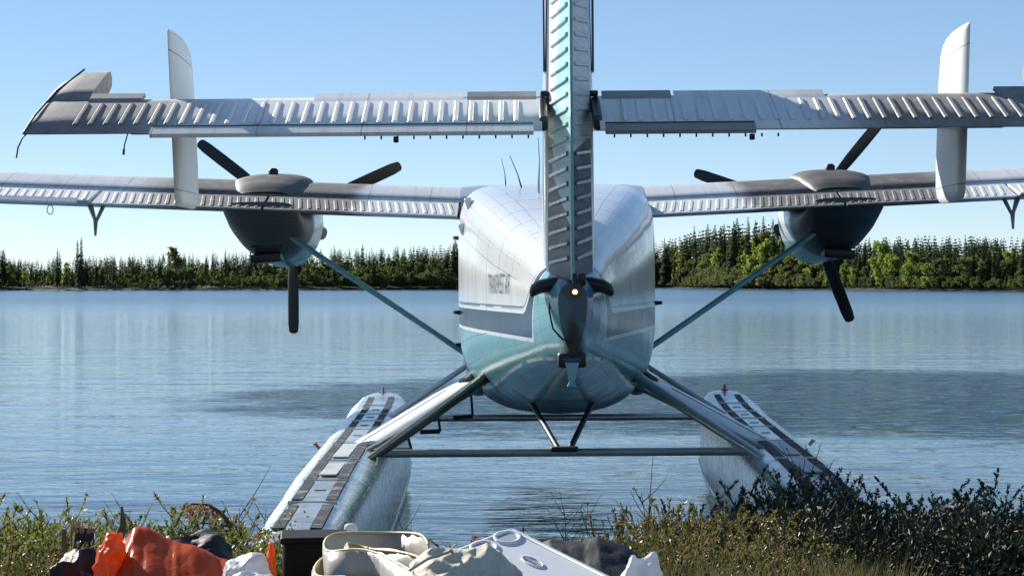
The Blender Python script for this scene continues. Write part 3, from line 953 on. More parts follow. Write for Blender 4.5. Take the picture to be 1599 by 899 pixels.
# ================================================================== VEGETATION
def m_leaf(name, c1, c2, c3=None, rough=.38, trans=.42, scale=3.0):
    m, b, oc, x, y, z = newmat(name)
    n = noi(oc, scale, 3, .6); n2 = noi(oc, scale * 9, 2)
    oi = E.tree.nodes.new('ShaderNodeObjectInfo')
    rnd = E(oi.outputs['Random'])
    c = mixc(sstep(n + (rnd - .5) * .35, .36, .62), c1, c2)
    if c3: c = mixc(sstep(n2, .58, .72), c, c3)
    setin(b, 'Base Color', c); b.inputs['Roughness'].default_value = rough
    tr = E.tree.nodes.new('ShaderNodeBsdfTranslucent'); E.tree.links.new(c, tr.inputs[0])
    mx = E.tree.nodes.new('ShaderNodeMixShader'); mx.inputs[0].default_value = trans
    out = E.tree.nodes['Material Output']
    E.tree.links.new(b.outputs[0], mx.inputs[1]); E.tree.links.new(tr.outputs[0], mx.inputs[2]); E.tree.links.new(mx.outputs[0], out.inputs[0])
    return m
M_TWIG = simple('grey_brown_twig', (.10, .075, .055), .8, 0, .5, 20)
M_TWIGR = simple('dry_twig', (.19, .12, .07), .8, 0, .5, 20)
M_LEAF = m_leaf('willow_leaf', (.14, .165, .035), (.24, .24, .06), (.30, .20, .07))
M_LEAFO = m_leaf('olive_shrub_leaf', (.12, .12, .034), (.20, .165, .05), (.24, .11, .045))
M_LEAFD = m_leaf('shade_dark_shrub_leaf', (.016, .028, .009), (.030, .040, .013), (.04, .028, .012), .6, trans=.08)  # shade over the right bank is put into this darker leaf colour
M_LEAFR = m_leaf('rusty_dead_leaf', (.22, .09, .035), (.30, .15, .06), None, .7)
M_GRASS = m_leaf('bank_grass', (.07, .085, .03), (.15, .13, .06), None, .6)

def leaf(mb, p, d, L, W, mat):
    d = d.normalized(); s_ = d.cross(Vector((random.uniform(-1, 1), random.uniform(-1, 1), random.uniform(-1, 1)))).normalized()
    n = d.cross(s_)
    a = p; t = p + d * L; m_ = p + d * (L * .5)
    mb.add([a, m_ + s_ * W / 2 + n * W * .15, t, m_ - s_ * W / 2 + n * W * .15], [(0, 1, 2), (0, 2, 3)], mat, False)

def shrub_mesh(seed, h, spread, nst, nleaf, L, bare=.0, sub=4):
    random.seed(seed)
    st, lf = MB(), MB()
    for i in range(nst):
        a = random.uniform(0, 2 * math.pi); rad = spread * random.uniform(.3, 1)
        hh = h * random.uniform(.6, 1)
        base = Vector((math.cos(a), math.sin(a), 0)) * spread * .15 * random.random()
        pts = [base]
        bx = random.uniform(-.04, .04)
        for k in range(1, 6):
            t = k / 5
            pts.append(base + Vector((math.cos(a) * rad * t ** 1.3 + bx * math.sin(t * 5), math.sin(a) * rad * t ** 1.3 + random.uniform(-.012, .012), hh * t * (1 - .12 * t))))
        st.tube(pts, [.006, .005, .004, .0035, .0025, .0015], 3)
        segs = [(pts[k], pts[k + 1]) for k in range(1, 5)]
        for q in range(sub):
            k = random.randint(1, 4); p0 = pts[k].lerp(pts[min(5, k + 1)], random.random())
            a2 = random.uniform(0, 2 * math.pi); l2 = h * random.uniform(.12, .32)
            p1 = p0 + Vector((math.cos(a2) * l2 * .6, math.sin(a2) * l2 * .6, l2 * random.uniform(.5, 1)))
            st.tube([p0, p0.lerp(p1, .5) + Vector((0, 0, -.01)), p1], [.003, .0022, .001], 3)
            segs.append((p0, p1)); segs.append((p0.lerp(p1, .5), p1))
        for q in range(int(nleaf / nst)):
            s0, s1 = random.choice(segs)
            if random.random() < bare: continue
            t = random.random() ** .7
            p = s0.lerp(s1, t)
            d = (s1 - s0).normalized() * .8 + Vector((random.gauss(0, .6), random.gauss(0, .6), random.gauss(.25, .5)))
            l = L * random.uniform(.6, 1.2)
            leaf(lf, p, d, l, l * random.uniform(.38, .55), 0)
    return st, lf

class Kind: pass
def make_shrub_kind(name, seeds, mats, **kw):
    ks = []
    for s_ in seeds:
        st, lf = shrub_mesh(s_, **kw)
        k = Kind(); k.st = st; k.lf = lf; k.first = None; k.name = name; k.mats = mats
        ks.append(k)
    return ks
def place_shrub(k, loc, sc, rz, label, group, cat='shrub', tilt=0):
    r = empty(k.name, loc, (tilt, 0, rz)); r.scale = (sc, sc, sc)
    if k.first is None:
        a = k.st.build('stems', k.mats[0], r); b = k.lf.build('foliage', k.mats[1], r); k.first = (a, b)
    else:
        share(k.first[0], 'stems', r); share(k.first[1], 'foliage', r)
    tag(r, label, cat, group)
    return r

K_green = make_shrub_kind('willow_shrub', (11, 12, 13, 14), (M_TWIG, M_LEAF), h=.62, spread=.26, nst=16, nleaf=1900, L=.026)
K_olive = make_shrub_kind('leafy_shrub', (21, 22, 23), (M_TWIGR, M_LEAFO), h=.60, spread=.30, nst=18, nleaf=3000, L=.023)
K_dark = make_shrub_kind('alder_shrub', (31, 32, 33, 34), (M_TWIG, M_LEAFD), h=.78, spread=.30, nst=20, nleaf=4800, L=.023)
K_sprig = make_shrub_kind('bare_sprig', (41, 42, 43), (M_TWIG, M_LEAFO), h=.75, spread=.16, nst=3, nleaf=45, L=.020, sub=6)
K_red = make_shrub_kind('rusty_shrub', (51, 52), (M_TWIGR, M_LEAFR), h=.26, spread=.20, nst=9, nleaf=420, L=.018)

def px_pos(x, D): return (x - 799.5) * D / F_PX
rs_ = random.Random(5)
def near_of(x):
    for lim, t in ((0, ', just outside the left edge'), (75, ', at the left edge'), (130, ', left of the broken stump'), (200, ', behind the small orange bag'), (300, ', behind the tarp peak'), (370, ', behind the tarp slope'), (480, ', at the left float stern'), (800, ', behind the cooler corner'), (870, ', right of the cooler corner'), (960, ', behind the black sheet'), (1050, ', above the white bag'), (1120, ', left of the right float'), (1200, ', before the right float side'), (1290, ', before the right float deck'), (1380, ', just right of the right float'), (1480, ', under the right finlet'), (1599, ', at the right edge')):
        if x < lim: return t
    return ', just outside the right edge'
def scatter(kinds, x0, x1, D0, D1, n, topfun, label, group, smin=.8, smax=1.15, cat='shrub', href=.62):
    for i in range(n):
        x = x0 + (x1 - x0) * (i + rs_.uniform(.1, .9)) / n
        D = rs_.uniform(D0, D1)
        X = px_pos(x, D); gz = bank_z(X, D) - .02
        top = CAM_H + (HOR - topfun(x)) * D / F_PX
        s_ = max(.25, (top - gz) / href) * rs_.uniform(smin, smax)
        place_shrub(rs_.choice(kinds), (X, D, gz), s_, rs_.uniform(0, 6.28), label + near_of(x), group + near_of(x), cat)
def topL(x): return float(np.interp(x, [0, 60, 130, 250, 330, 420], [800, 790, 792, 795, 812, 808]))
scatter(K_green, -120, 430, 8.6, 9.4, 29, topL, 'tall back-row green willow shrub', 'tall willow shrubs', .8, 1.08)
scatter(K_green, -120, 430, 7.5, 8.5, 22, lambda x: topL(x) + 28, 'low front-row green willow shrub', 'low willow shrubs', .85, 1.1)
scatter(K_olive, -120, 120, 6.4, 7.3, 6, lambda x: 845, 'low olive bush nearest the camera', 'near olive bushes', .8, 1.1, href=.6)
def topO(x): return float(np.interp(x, [930, 990, 1060, 1120, 1180, 1260, 1290], [835, 790, 778, 782, 790, 815, 850]))
scatter(K_olive, 950, 1260, 7.9, 8.8, 16, topO, 'back-row olive and gold shrub', 'back olive shrubs', .8, 1.05, href=.6)
scatter(K_olive, 985, 1280, 6.9, 7.8, 13, lambda x: topO(x) + 35, 'low front-row olive shrub', 'low olive shrubs', .8, 1.1, href=.6)
def topD(x): return float(np.interp(x, [1130, 1200, 1300, 1400, 1520, 1620, 1750], [765, 742, 752, 748, 755, 765, 765]))
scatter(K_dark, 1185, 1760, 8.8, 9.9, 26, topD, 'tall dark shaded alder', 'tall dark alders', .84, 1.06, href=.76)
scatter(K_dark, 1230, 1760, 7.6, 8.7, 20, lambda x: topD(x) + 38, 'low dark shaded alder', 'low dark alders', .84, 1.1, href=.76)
scatter(K_olive, 690, 990, 9.3, 9.9, 8, lambda x: float(np.interp(x, [690, 860, 940, 990], [862, 848, 836, 812])), 'small leafy waterline shrub', 'small waterline shrubs', .8, 1.1, href=.6)
scatter(K_red, 700, 960, 8.9, 9.5, 9, lambda x: 836, 'rusty low shrub at the waterline', 'rusty waterline shrubs', .8, 1.1, href=.26)
scatter(K_red, 270, 460, 9.0, 9.4, 4, lambda x: 812, 'rusty low shrub on the left bank', 'rusty shrubs on the left bank', .8, 1.1, href=.26)
for (x, yt, D, lab) in ((398, 745, 9.2, 'tall thin sprig with few leaves beside the left float'), (1028, 722, 8.8, 'tall bare sprig leaning left in front of the right float'), (895, 772, 9.4, 'small leafy sprig at the waterline right of the cooler'), (925, 778, 9.5, 'thin sprig beside the leafy one right of the cooler'), (210, 762, 8.9, 'bare twiggy sprig behind the orange tarp'), (75, 762, 8.8, 'thin sprig above the willows at the far left'), (655, 790, 9.6, 'lone sprig in the water left of the cooler'), (1225, 700, 9.2, 'tall dark sprig before the right float'), (1300, 700, 9.3, 'dark sprig just right of the right float')):
    X = px_pos(x, D); gz = bank_z(X, D) - .02
    place_shrub(K_sprig[int(x) % 3], (X, D, gz), (CAM_H + (HOR - yt) * D / F_PX - gz) / .72, x * .7, lab, None, 'sprig')

# dead rusty branch arching at the left
random.seed(77)
db = empty('dead_branch', (px_pos(345, 8.9), 8.9, .62)); tag(db, 'arching dead branch with rusty brown needles behind the orange tarp', 'dead branch')
a = [P(x, y, 8.9) - Vector(db.location) for x, y in ((370, 850), (362, 822), (345, 800), (325, 788), (300, 786), (288, 792))]
mb = MB(); mb.tube(a, [.014, .011, .009, .007, .005, .003], 6); mb.tube([a[1], a[1] + Vector((-.14, 0, .02)), a[1] + Vector((-.25, .02, -.03))], [.006, .004, .002], 5); mb.build('branch', M_TWIG, db)
lf = MB()
for i in range(700):
    k = random.randint(1, 4); p = a[k].lerp(a[k + 1], random.random()) + Vector((random.gauss(0, .016), random.gauss(0, .03), -abs(random.gauss(0, .035))))
    if k == 1 and random.random() < .6: continue
    leaf(lf, p, Vector((random.gauss(0, 1), random.gauss(0, 1), random.gauss(-.6, .7))), .02, .008, 0)
lf.build('dead_needles', M_LEAFR, db)

# ground cover (uncountable small plants) and grass
def cover(name, n, region, L, mat, label, cat, seed, hmax=.22, up=.5):
    random.seed(seed); mb = MB()
    i = 0
    while i < n:
        x, D = region()
        X = px_pos(x, D); z = bank_z(X, D)
        if z < .0: i += 1; continue
        hh = hmax * (random.random() ** 1.3) * (.6 + .6 * noise.noise(Vector((X * 2.5, D * 2.5, 9))) + .3)
        p = Vector((X, D, z + max(0, hh)))
        d = Vector((random.gauss(0, .7), random.gauss(0, .7), random.gauss(up, .5)))
        l = L * random.uniform(.6, 1.3); leaf(mb, p, d, l, l * random.uniform(.35, .55), 0)
        i += 1
    o = mb.build(name, mat); tag(o, label, cat, kind='stuff'); return o
cover('ground_cover', 26000, lambda: (random.uniform(-150, 1750), random.uniform(6.8, 10.4)), .030, M_LEAFO, 'tangle of low olive and brown leaves covering the bank', 'ground cover', 101)
cover('ground_cover', 17000, lambda: (random.uniform(-150, 480), random.uniform(7.6, 9.8)), .022, M_LEAF, 'low green leaves filling the left bank', 'ground cover', 103, .42)
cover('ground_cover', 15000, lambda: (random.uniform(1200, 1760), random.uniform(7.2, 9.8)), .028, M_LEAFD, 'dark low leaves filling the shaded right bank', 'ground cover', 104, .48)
cover('ground_cover', 7000, lambda: (random.uniform(960, 1290), random.uniform(7.0, 8.9)), .021, M_LEAFO, 'olive low leaves filling the bank right of centre', 'ground cover', 107, .40)
mb = MB(); random.seed(105)
for i in range(1500):
    x = random.choice((random.gauss(1150, 50), random.gauss(1340, 40), random.uniform(1080, 1420))); D = random.uniform(6.5, 7.0)
    X = px_pos(x, D); z = bank_z(X, D); hgt = random.uniform(.18, .42); ln = Vector((random.gauss(0, .10), random.gauss(0, .1), 0))
    a0 = Vector((X, D, z)); s_ = Vector((.003, 0, 0))
    mb.add([a0 - s_, a0 + s_, a0 + ln * .4 + Vector((0, 0, hgt * .6)) + s_ * .7, a0 + ln * .4 + Vector((0, 0, hgt * .6)) - s_ * .7, a0 + ln + Vector((0, 0, hgt))], [(0, 1, 2, 3), (3, 2, 4)], 0, False)
tag(mb.build('grass', M_GRASS), 'dry and green grass blades at the foot of the shrubs', 'grass', kind='stuff')

# ================================================================== FAR SHORE
SH = [(-900, 640), (-300, 600), (0, 590), (400, 600), (700, 640), (900, 900), (1040, 900), (1130, 760), (1300, 640), (1450, 540), (1599, 500), (2100, 440), (2700, 400)]
def shoreD(px): return float(np.interp(px, [s[0] for s in SH], [s[1] for s in SH]))
m_far, b, oc, x, y, z = newmat('far_shore_ground')
nf = noi(oc, .25, 5, .6)
setin(b, 'Base Color', mixc(sstep(nf, .4, .6), (.025, .022, .014), (.045, .045, .02))); b.inputs['Roughness'].default_value = .95
mb = MB(); rows = []
pxs = np.linspace(-900, 2700, 260)
offs = [(-3, -.4), (0, .02), (1.5, .12), (8, .3), (40, 1.3), (150, 3), (600, 6)]
vv = []
for i, q in enumerate(pxs):
    for o_, z_ in offs:
        D = shoreD(q) + o_ + 2.5 * noise.noise(Vector((q * .02, 0, 0)))
        vv.append((px_pos(q, D), D, z_ + (.25 * noise.noise(Vector((q * .1, o_, 0))) if z_ > 0 else 0)))
no = len(offs)
ff = [(i * no + j, (i + 1) * no + j, (i + 1) * no + j + 1, i * no + j + 1) for i in range(len(pxs) - 1) for j in range(no - 1)]
mb.add(vv, ff); tag(mb.build('far_shore', m_far), kind='structure')

M_SPR = m_leaf('spruce_needles', (.075, .10, .036), (.115, .145, .05), None, .8, .4, .35)
M_ASP = m_leaf('aspen_leaves', (.17, .24, .035), (.26, .33, .055), None, .8, .55, .5)
M_MIX = m_leaf('birch_leaves', (.085, .115, .036), (.15, .175, .05), None, .8, .5, .5)
M_BARK = simple('grey_bark', (.12, .10, .085), .9, 0, .4, 2)

def spruce(seed, H, Rm, levels=30, nb=11, narrow=1.0):
    random.seed(seed); tr, cr = MB(), MB()
    tr.tube([(0, 0, -.5), (0, 0, H * .5), (random.uniform(-.1, .1), 0, H * .99)], [.14, .08, .01], 5)
    for i in range(levels):
        t = (i + .5) / levels
        z = H * (.06 + .94 * t)
        rad = Rm * (1 - t) ** .62 * (.75 + .35 * random.random()) * (1 if t < .9 else .8) + .08
        for k in range(nb):
            if random.random() < .12: continue
            a = random.uniform(0, 2 * math.pi); rr = rad * random.uniform(.6, 1.15)
            dz = -rr * random.uniform(.15, .45)
            c, s_ = math.cos(a), math.sin(a)
            w_ = rr * .42 + .12
            p0 = Vector((0, 0, z)); p1 = Vector((c * rr * .55, s_ * rr * .55, z + dz * .35)); p2 = Vector((c * rr, s_ * rr, z + dz * .6))
            sd = Vector((-s_, c, 0)) * w_
            dn = Vector((0, 0, -.22 - .25 * rr))
            p0.z += random.uniform(-.25, .25) * H / levels; cr.add([p0, p1 + sd + dn * .4, p2, p1 - sd + dn * .4, p1 + dn], [(0, 1, 2), (0, 2, 3), (0, 4, 2)], 0, False)
    return tr, cr
def broadleaf(seed, H, Rm, n=900, lo=.12, LS=.62):
    random.seed(seed); tr, cr = MB(), MB()
    tr.tube([(0, 0, -.5), (.1, 0, H * .4), (-.1, .05, H * .85)], [.16, .11, .03], 5)
    clumps = []
    for i in range(16):
        t = random.uniform(lo, .93); a = random.uniform(0, 6.28); rr = Rm * math.sin(math.pi * min(.97, (t - lo + .1) / (1.1 - lo))) ** .6 * random.uniform(.2, .85)
        c = Vector((math.cos(a) * rr, math.sin(a) * rr, H * t)); clumps.append((c, Rm * random.uniform(.28, .5)))
        tr.tube([(0, 0, H * t * .7), c], [.05, .02], 3)
    for i in range(n):
        c, r_ = random.choice(clumps)
        d = Vector((random.gauss(0, 1), random.gauss(0, 1), random.gauss(0, 1.1))); d.normalize()
        p = c + d * r_ * random.uniform(.5, 1.1)
        leaf(cr, p, Vector((random.gauss(0, 1), random.gauss(0, 1), random.gauss(0, 1))), LS, LS * .75, 0)
    return tr, cr
class TK: pass
def tk(gen, name, mat, *a, **k):
    t = TK(); t.tr, t.cr = gen(*a, **k); t.first = None; t.name = name; t.mat = mat; return t
T_SP = [tk(spruce, 'spruce_tree', M_SPR, 200 + i, 14, r_) for i, r_ in enumerate((1.9, 2.2, 1.7, 2.4, 2.0))]
T_NS = [tk(spruce, 'spruce_tree', M_SPR, 220 + i, 14, r_, levels=32) for i, r_ in enumerate((1.2, 1.35, 1.1))]
T_AS = [tk(broadleaf, 'aspen_tree', M_ASP, 230 + i, 10, 2.2) for i in range(3)]
T_BI = [tk(broadleaf, 'birch_tree', M_MIX, 240 + i, 10, 2.2) for i in range(3)]
def plant(t, loc, sc, rz, label, group):
    r = empty(t.name, loc, (0, 0, rz)); r.scale = sc
    if t.first is None:
        t.first = (t.tr.build('trunk', M_BARK, r), t.cr.build('crown', t.mat, r))
    else:
        share(t.first[0], 'trunk', r); share(t.first[1], 'crown', r)
    tag(r, label, 'tree', group)
tr_ = random.Random(9)
def prof_top(x):
    return float(np.interp(x, [0, 30, 70, 150, 260, 300, 420, 520, 620, 715, 1030, 1080, 1150, 1210, 1260, 1330, 1400, 1450, 1599], [394, 402, 406, 402, 399, 397, 395, 393, 390, 386, 380, 366, 352, 350, 368, 378, 370, 372, 372]))
def tree_at(x):
    for lim, t in ((60, 'at the left edge'), (115, 'left of the tallest left shore spruce'), (200, 'right of the tallest left shore spruce'), (262, 'below the left finlet'), (350, 'around the tall round poplar'), (500, 'behind the left engine'), (600, 'right of the left engine'), (800, 'left of the fuselage'), (1085, 'right of the fuselage'), (1235, 'in the tall stand left of the right engine'), (1365, 'behind the right engine'), (1470, 'right of the right engine'), (1535, 'below the right finlet')):
        if x < lim: return t
    return 'at the right edge'
def plant_px(kinds, x, ytop, dD, label, group, wid=1.0, H=14.0):
    D = shoreD(x) + dD
    gz = .9 + dD * .02
    h = CAM_H + (HOR - ytop) * D / F_PX - gz
    s_ = h / H
    plant(tr_.choice(kinds), (px_pos(x, D), D, gz), (s_ * wid, s_ * wid, s_), tr_.uniform(0, 6.28), label, group)
# standouts
plant_px(T_NS, 127, 370, 5, 'tallest narrow dark spruce on the left shore below the wing hinge arm', None, 1.1)
plant_px(T_NS, 121, 374, 9, 'second narrow spruce just behind the tallest one at left', None, 1.0)
plant_px(T_BI, 274, 384, 8, 'tall round mid-green poplar standing above the left shore trees', None, 1.25, 10)
plant_px(T_SP, 5, 388, 6, 'dark full spruce at the left edge of the photo', None, 1.2)
plant_px(T_NS, 90, 387, 7, 'narrow dark spruce left of the tallest left shore pair', None, 1.2)
plant_px(T_NS, 352, 388, 9, 'narrow dark spruce tip left of the left engine', None, 1)
plant_px(T_AS, 104, 410, 3, 'bright yellow-green aspen beside the tallest left shore spruce', None, 1.4, 10)
plant_px(T_SP, 711, 372, 4, 'tall dark spruce touching the left side of the fuselage', None, 1.2)
for x, yt in ((1146, 345), (1168, 338), (1180, 343), (1192, 337), (1207, 341), (1222, 348), (1234, 335), (1125, 352)):
    plant_px(T_NS + T_SP[:1], x, yt, tr_.uniform(0, 15), 'tall dark spruce in the tight stand left of the right engine', 'tall spruces left of the right engine', 1.15)
plant_px(T_AS, 1376, 376, 3, 'bright yellow-green aspen just right of the right engine', None, 1.1, 10)
n = 0
for lab_z, x0, x1 in (('left shore', -60, 724), ('right shore', 1010, 1680)):
    N = 116
    for i in range(N):
        x = x0 + (x1 - x0) * (i + tr_.uniform(0, 1)) / N
        row = i % 2
        yt = prof_top(x) + tr_.uniform(-8, 20) + row * 6
        if row == 0: yt -= 5
        r_ = tr_.random()
        d = 22 - row * 16 + tr_.uniform(-4, 8)
        if r_ < (.62 if row == 0 else .45): plant_px(T_SP + T_NS, x, yt, d, 'dark spruce %s, %s' % (tree_at(x), ('back row' if row == 0 else 'front row')), 'spruces %s' % tree_at(x), tr_.uniform(.9, 1.3))
        elif r_ < .82: plant_px(T_BI, x, yt + 22, d, 'dull green birch %s, %s' % (tree_at(x), ('back row' if row == 0 else 'front row')), 'birches %s' % tree_at(x), tr_.uniform(1, 1.5), 10)
        else: plant_px(T_AS, x, yt + (26 if x < 1260 else 18), d - 3, 'fresh yellow-green aspen %s, %s' % (tree_at(x), ('back row' if row == 0 else 'front row')), 'aspens %s' % tree_at(x), tr_.uniform(1, 1.4), 10)

# the wood behind and beyond, one mass
def mass(name, mesh_list, mat, items, label, cat):
    V, Fc, off = [], [], 0
    cache = []
    for mbx in mesh_list:
        tri = [(f[0], f[j], f[j + 1]) for f in mbx.f for j in range(1, len(f) - 1)]
        cache.append((np.array(mbx.v), np.array(tri)))
    for (kk, loc, sx, sz, rz) in items:
        v_, t_ = cache[kk % len(cache)]
        c, s_ = math.cos(rz), math.sin(rz)
        M = np.array([[c * sx, -s_ * sx, 0], [s_ * sx, c * sx, 0], [0, 0, sz]])
        V.append(v_ @ M.T + np.array(loc)); Fc.append(t_ + off); off += len(v_)
    V = np.concatenate(V); Fc = np.concatenate(Fc)
    me = bpy.data.meshes.new(name)
    me.vertices.add(len(V)); me.vertices.foreach_set('co', V.ravel())
    me.loops.add(Fc.size); me.loops.foreach_set('vertex_index', Fc.ravel().astype(np.int32))
    me.polygons.add(len(Fc)); me.polygons.foreach_set('loop_start', np.arange(0, Fc.size, 3, dtype=np.int32))
    me.update(calc_edges=True)
    me.materials.append(mat)
    o = bpy.data.objects.new(name, me); COL.objects.link(o)
    tag(o, label, cat, kind='stuff'); return o
low_sp = [spruce(300 + i, 14, r_, levels=16, nb=9)[1] for i, r_ in enumerate((2.0, 2.4, 1.8))]
low_as = [broadleaf(310 + i, 10, 2.2, 230, LS=1.1)[1] for i in range(3)]
def far_items(N, H, x0, x1, d0, d1, drop, seedv, sx=(1, 1.5), yr=(-4, 22)):
    q = random.Random(seedv); its = []
    for i in range(N):
        x = q.uniform(x0, x1)
        drop_ = (drop - 24 if x < 900 and drop >= 24 else drop)
        D = shoreD(x) + q.uniform(d0, d1)
        yt = prof_top(min(max(x, 0), 1599)) + q.uniform(*yr) + drop_
        gz = .9 + (D - shoreD(x)) * .02
        h = CAM_H + (HOR - yt) * D / F_PX - gz
        if h < .6: continue
        s_ = h / H; its.append((q.randint(0, 9), (px_pos(x, D), D, gz), s_ * q.uniform(*sx), s_, q.uniform(0, 6.28)))
    return its
mass('spruce_wood', low_sp, M_SPR, far_items(2000, 14, -700, 2500, 20, 90, 0, 401, (1.1, 1.6), (-6, 14)), 'dense dark spruce wood behind the shore trees', 'wood')
mass('birch_wood', low_as, M_MIX, far_items(1300, 10, -700, 2500, 8, 34, 34, 402, (.9, 1.3), (2, 32)), 'leafy green trees mixed through the far wood', 'wood')
mass('shore_brush', low_as, M_MIX, far_items(1100, 10, -700, 2500, -.5, 6, 62, 403, (1.0, 1.8), (-4, 8)), 'low willow brush along the far waterline', 'brush')
mass('shore_brush', low_as, M_MIX, far_items(900, 10, -700, 2500, -1.0, 3, 68, 404, (1.4, 2.6), (-4, 8)), 'scrubby brush right at the edge of the far waterline', 'brush')

# ================================================================== CAMP GEAR IN FRONT
def cloth(name, mat, fn, nu, nv, parent=None, thick=.003):
    mb = MB()
    vs_ = [fn(i / (nu - 1), j / (nv - 1)) for j in range(nv) for i in range(nu)]
    fs_ = [(j * nu + i, j * nu + i + 1, (j + 1) * nu + i + 1, (j + 1) * nu + i) for j in range(nv - 1) for i in range(nu - 1)]
    mb.add(vs_, fs_)
    o = mb.build(name, mat, parent); recalc(o)
    if thick:
        m = o.modifiers.new('solid', 'SOLIDIFY'); m.thickness = thick; m.offset = 0
    return o
def wr(p, s, a, o=0, oct_=4):
    return a * noise.fractal(Vector(p) * s + Vector((o, o * 1.7, o * .3)), .9, 2.1, oct_)
def crease(p, s, a, o=0):
    n_ = 1 - abs(noise.noise(Vector(p) * s + Vector((o, 0, o)))) * 2
    return a * n_
def lump(name, mat, c, size, n=56, amp=.05, s=6, seed=0, power=2.6, thick=0, pull=None):
    """a filled bag: superellipsoid with folds"""
    mb = MB(); rs = []
    c = Vector(c)
    for i in range(1, n):
        ph = math.pi * i / n; ring = []
        for k in range(2 * n):
            th = 2 * math.pi * k / (2 * n)
            d = Vector((math.sin(ph) * math.cos(th), math.sin(ph) * math.sin(th), math.cos(ph)))
            q = Vector([math.copysign(abs(x_) ** (2 / power), x_) for x_ in d])
            p = Vector((q.x * size[0] / 2, q.y * size[1] / 2, q.z * size[2] / 2))
            f = wr(p, s, amp, seed) + crease(p, s * 1.3, amp * .8, seed + 5) - amp * .5
            p = p + d * f
            if pull: p = pull(p)
            ring.append(c + p)
        rs.append(ring)
    mb.loft(rs, True); o = mb.build(name, mat); recalc(o); return o

def m_plastic(name, col, rough=.25, trans=.0, bmp=.3, sc=14):
    m, b, oc, x, y, z = newmat(name)
    n = noi(oc, sc, 5, .6, 1.5)
    setin(b, 'Base Color', mulc(col, (n - .5) * .5 + 1.0)); b.inputs['Roughness'].default_value = rough
    bump(b, n, bmp, .012)
    if trans:
        tr = E.tree.nodes.new('ShaderNodeBsdfTranslucent'); tr.inputs[0].default_value = (*col, 1)
        mx = E.tree.nodes.new('ShaderNodeMixShader'); mx.inputs[0].default_value = trans
        out = E.tree.nodes['Material Output']
        E.tree.links.new(b.outputs[0], mx.inputs[1]); E.tree.links.new(tr.outputs[0], mx.inputs[2]); E.tree.links.new(mx.outputs[0], out.inputs[0])
    return m
M_ORT = m_plastic('brown_orange_tarp', (.74, .125, .022), .28, .5, .45, 9)
M_ORB = m_plastic('bright_orange_plastic', (.85, .17, .02), .28, .45)
M_WPL = m_plastic('white_plastic_bag', (.75, .76, .78), .35, .35)
M_CANV = m_plastic('cream_canvas', (.66, .60, .48), .8, .15, .35, 20)
M_MAT = m_plastic('clear_cream_vinyl', (.50, .47, .40), .25, .3, .15, 6)
M_EDGE = simple('yellowed_edge', (.55, .46, .22), .5)
M_BLKPL = m_plastic('black_plastic_sheet', (.006, .007, .006), .6, 0, .5, 8)
M_TOTE = simple('black_tote_plastic', (.006, .006, .007), .6, 0, .3, 10, .1, spec=.15)
M_COOL = simple('white_cooler_plastic', (.66, .67, .70), .4, 0, .06, 30, .05)
M_CUP = simple('grey_cup_recess', (.40, .43, .47), .4)

GZ = lambda p: bank_z(p[0], p[1])
# big orange tarp over a heap
prof_t = [(100, 905), (185, 880), (196, 850), (212, 829), (232, 828), (262, 838), (300, 856), (345, 876), (385, 893), (420, 915)]
def tarp(i, j):
    x = 186 + i * 232
    ridge_y = float(np.interp(x, [p[0] for p in prof_t], [p[1] for p in prof_t]))
    ridgeD = 6.2 - .15 * i
    rp = P(x, ridge_y, ridgeD)
    # j: 0 back foot, .35 ridge, 1 front foot
    if j < .3:
        t = 1 - j / .3; y = ridgeD + .35 * t; z = rp.z - (rp.z - .6) * t ** 1.3
    else:
        t = (j - .3) / .7; y = ridgeD - .75 * t; z = rp.z - (rp.z - .60) * t ** 1.25
    X = px_pos(x, ridgeD) * (1 if True else 1) + (-.02 if i < .05 else 0)
    p = Vector((X, y, z))
    fold = crease(Vector((i * 1.6 + j * 1.2, j * .5 - i, 0)), 1.6, .008, 3) + wr(p, 5, .006, 2) + crease(p, 9, .003, 1) + crease(Vector((i * 6.5 - j * 2.2, j * .5, 0)), 1.0, .007, 2) + crease(Vector((i * 15 - j * 6, j * 1.5, 4)), 1.0, .003, 2)
    return p + Vector((0, -fold, fold))
tag(cloth('orange_tarp', M_ORT, tarp, 90, 60), 'brownish orange plastic tarp pulled to a peak over a heap of gear', 'tarp')
# side wall of the tarp heap (small bright bag)
def pull_b(p):
    k = max(0, p.z) * 1.2
    return Vector((p.x * (1 - k * .6) + k * .10, p.y * (1 - k * .6), p.z))
tag(lump('orange_bag', M_ORB, P(168, 905, 6.0), (.095, .16, .30), 40, .020, 16, 3, 2.4, pull=pull_b), 'small bright orange plastic bag left of the big tarp', 'bag')
tag(lump('orange_bag', M_ORB, P(423, 885, 5.9), (.030, .06, .15), 30, .007, 26, 8, 2.6), 'narrow orange plastic bag beside the black tote', 'bag')
tag(lump('black_bag', M_BLKPL, P(118, 925, 6.2) , (.16, .3, .26), 36, .03, 8, 4), 'black plastic bag in the grass left of the orange bags', 'bag')
tag(lump('black_bag', M_BLKPL, P(290, 885, 6.6), (.30, .2, .22), 36, .03, 8, 9), 'black plastic bag partly hidden behind the orange tarp', 'bag')
tag(lump('white_bag', M_WPL, P(385, 908, 5.9), (.14, .16, .15), 36, .02, 10, 5), 'pale bluish plastic bag between the tarp and the black tote', 'bag')
tag(lump('white_bag', M_WPL, P(395, 920, 5.7), (.14, .14, .10), 36, .02, 12, 15), 'white plastic bag in front at the foot of the orange tarp', 'bag')
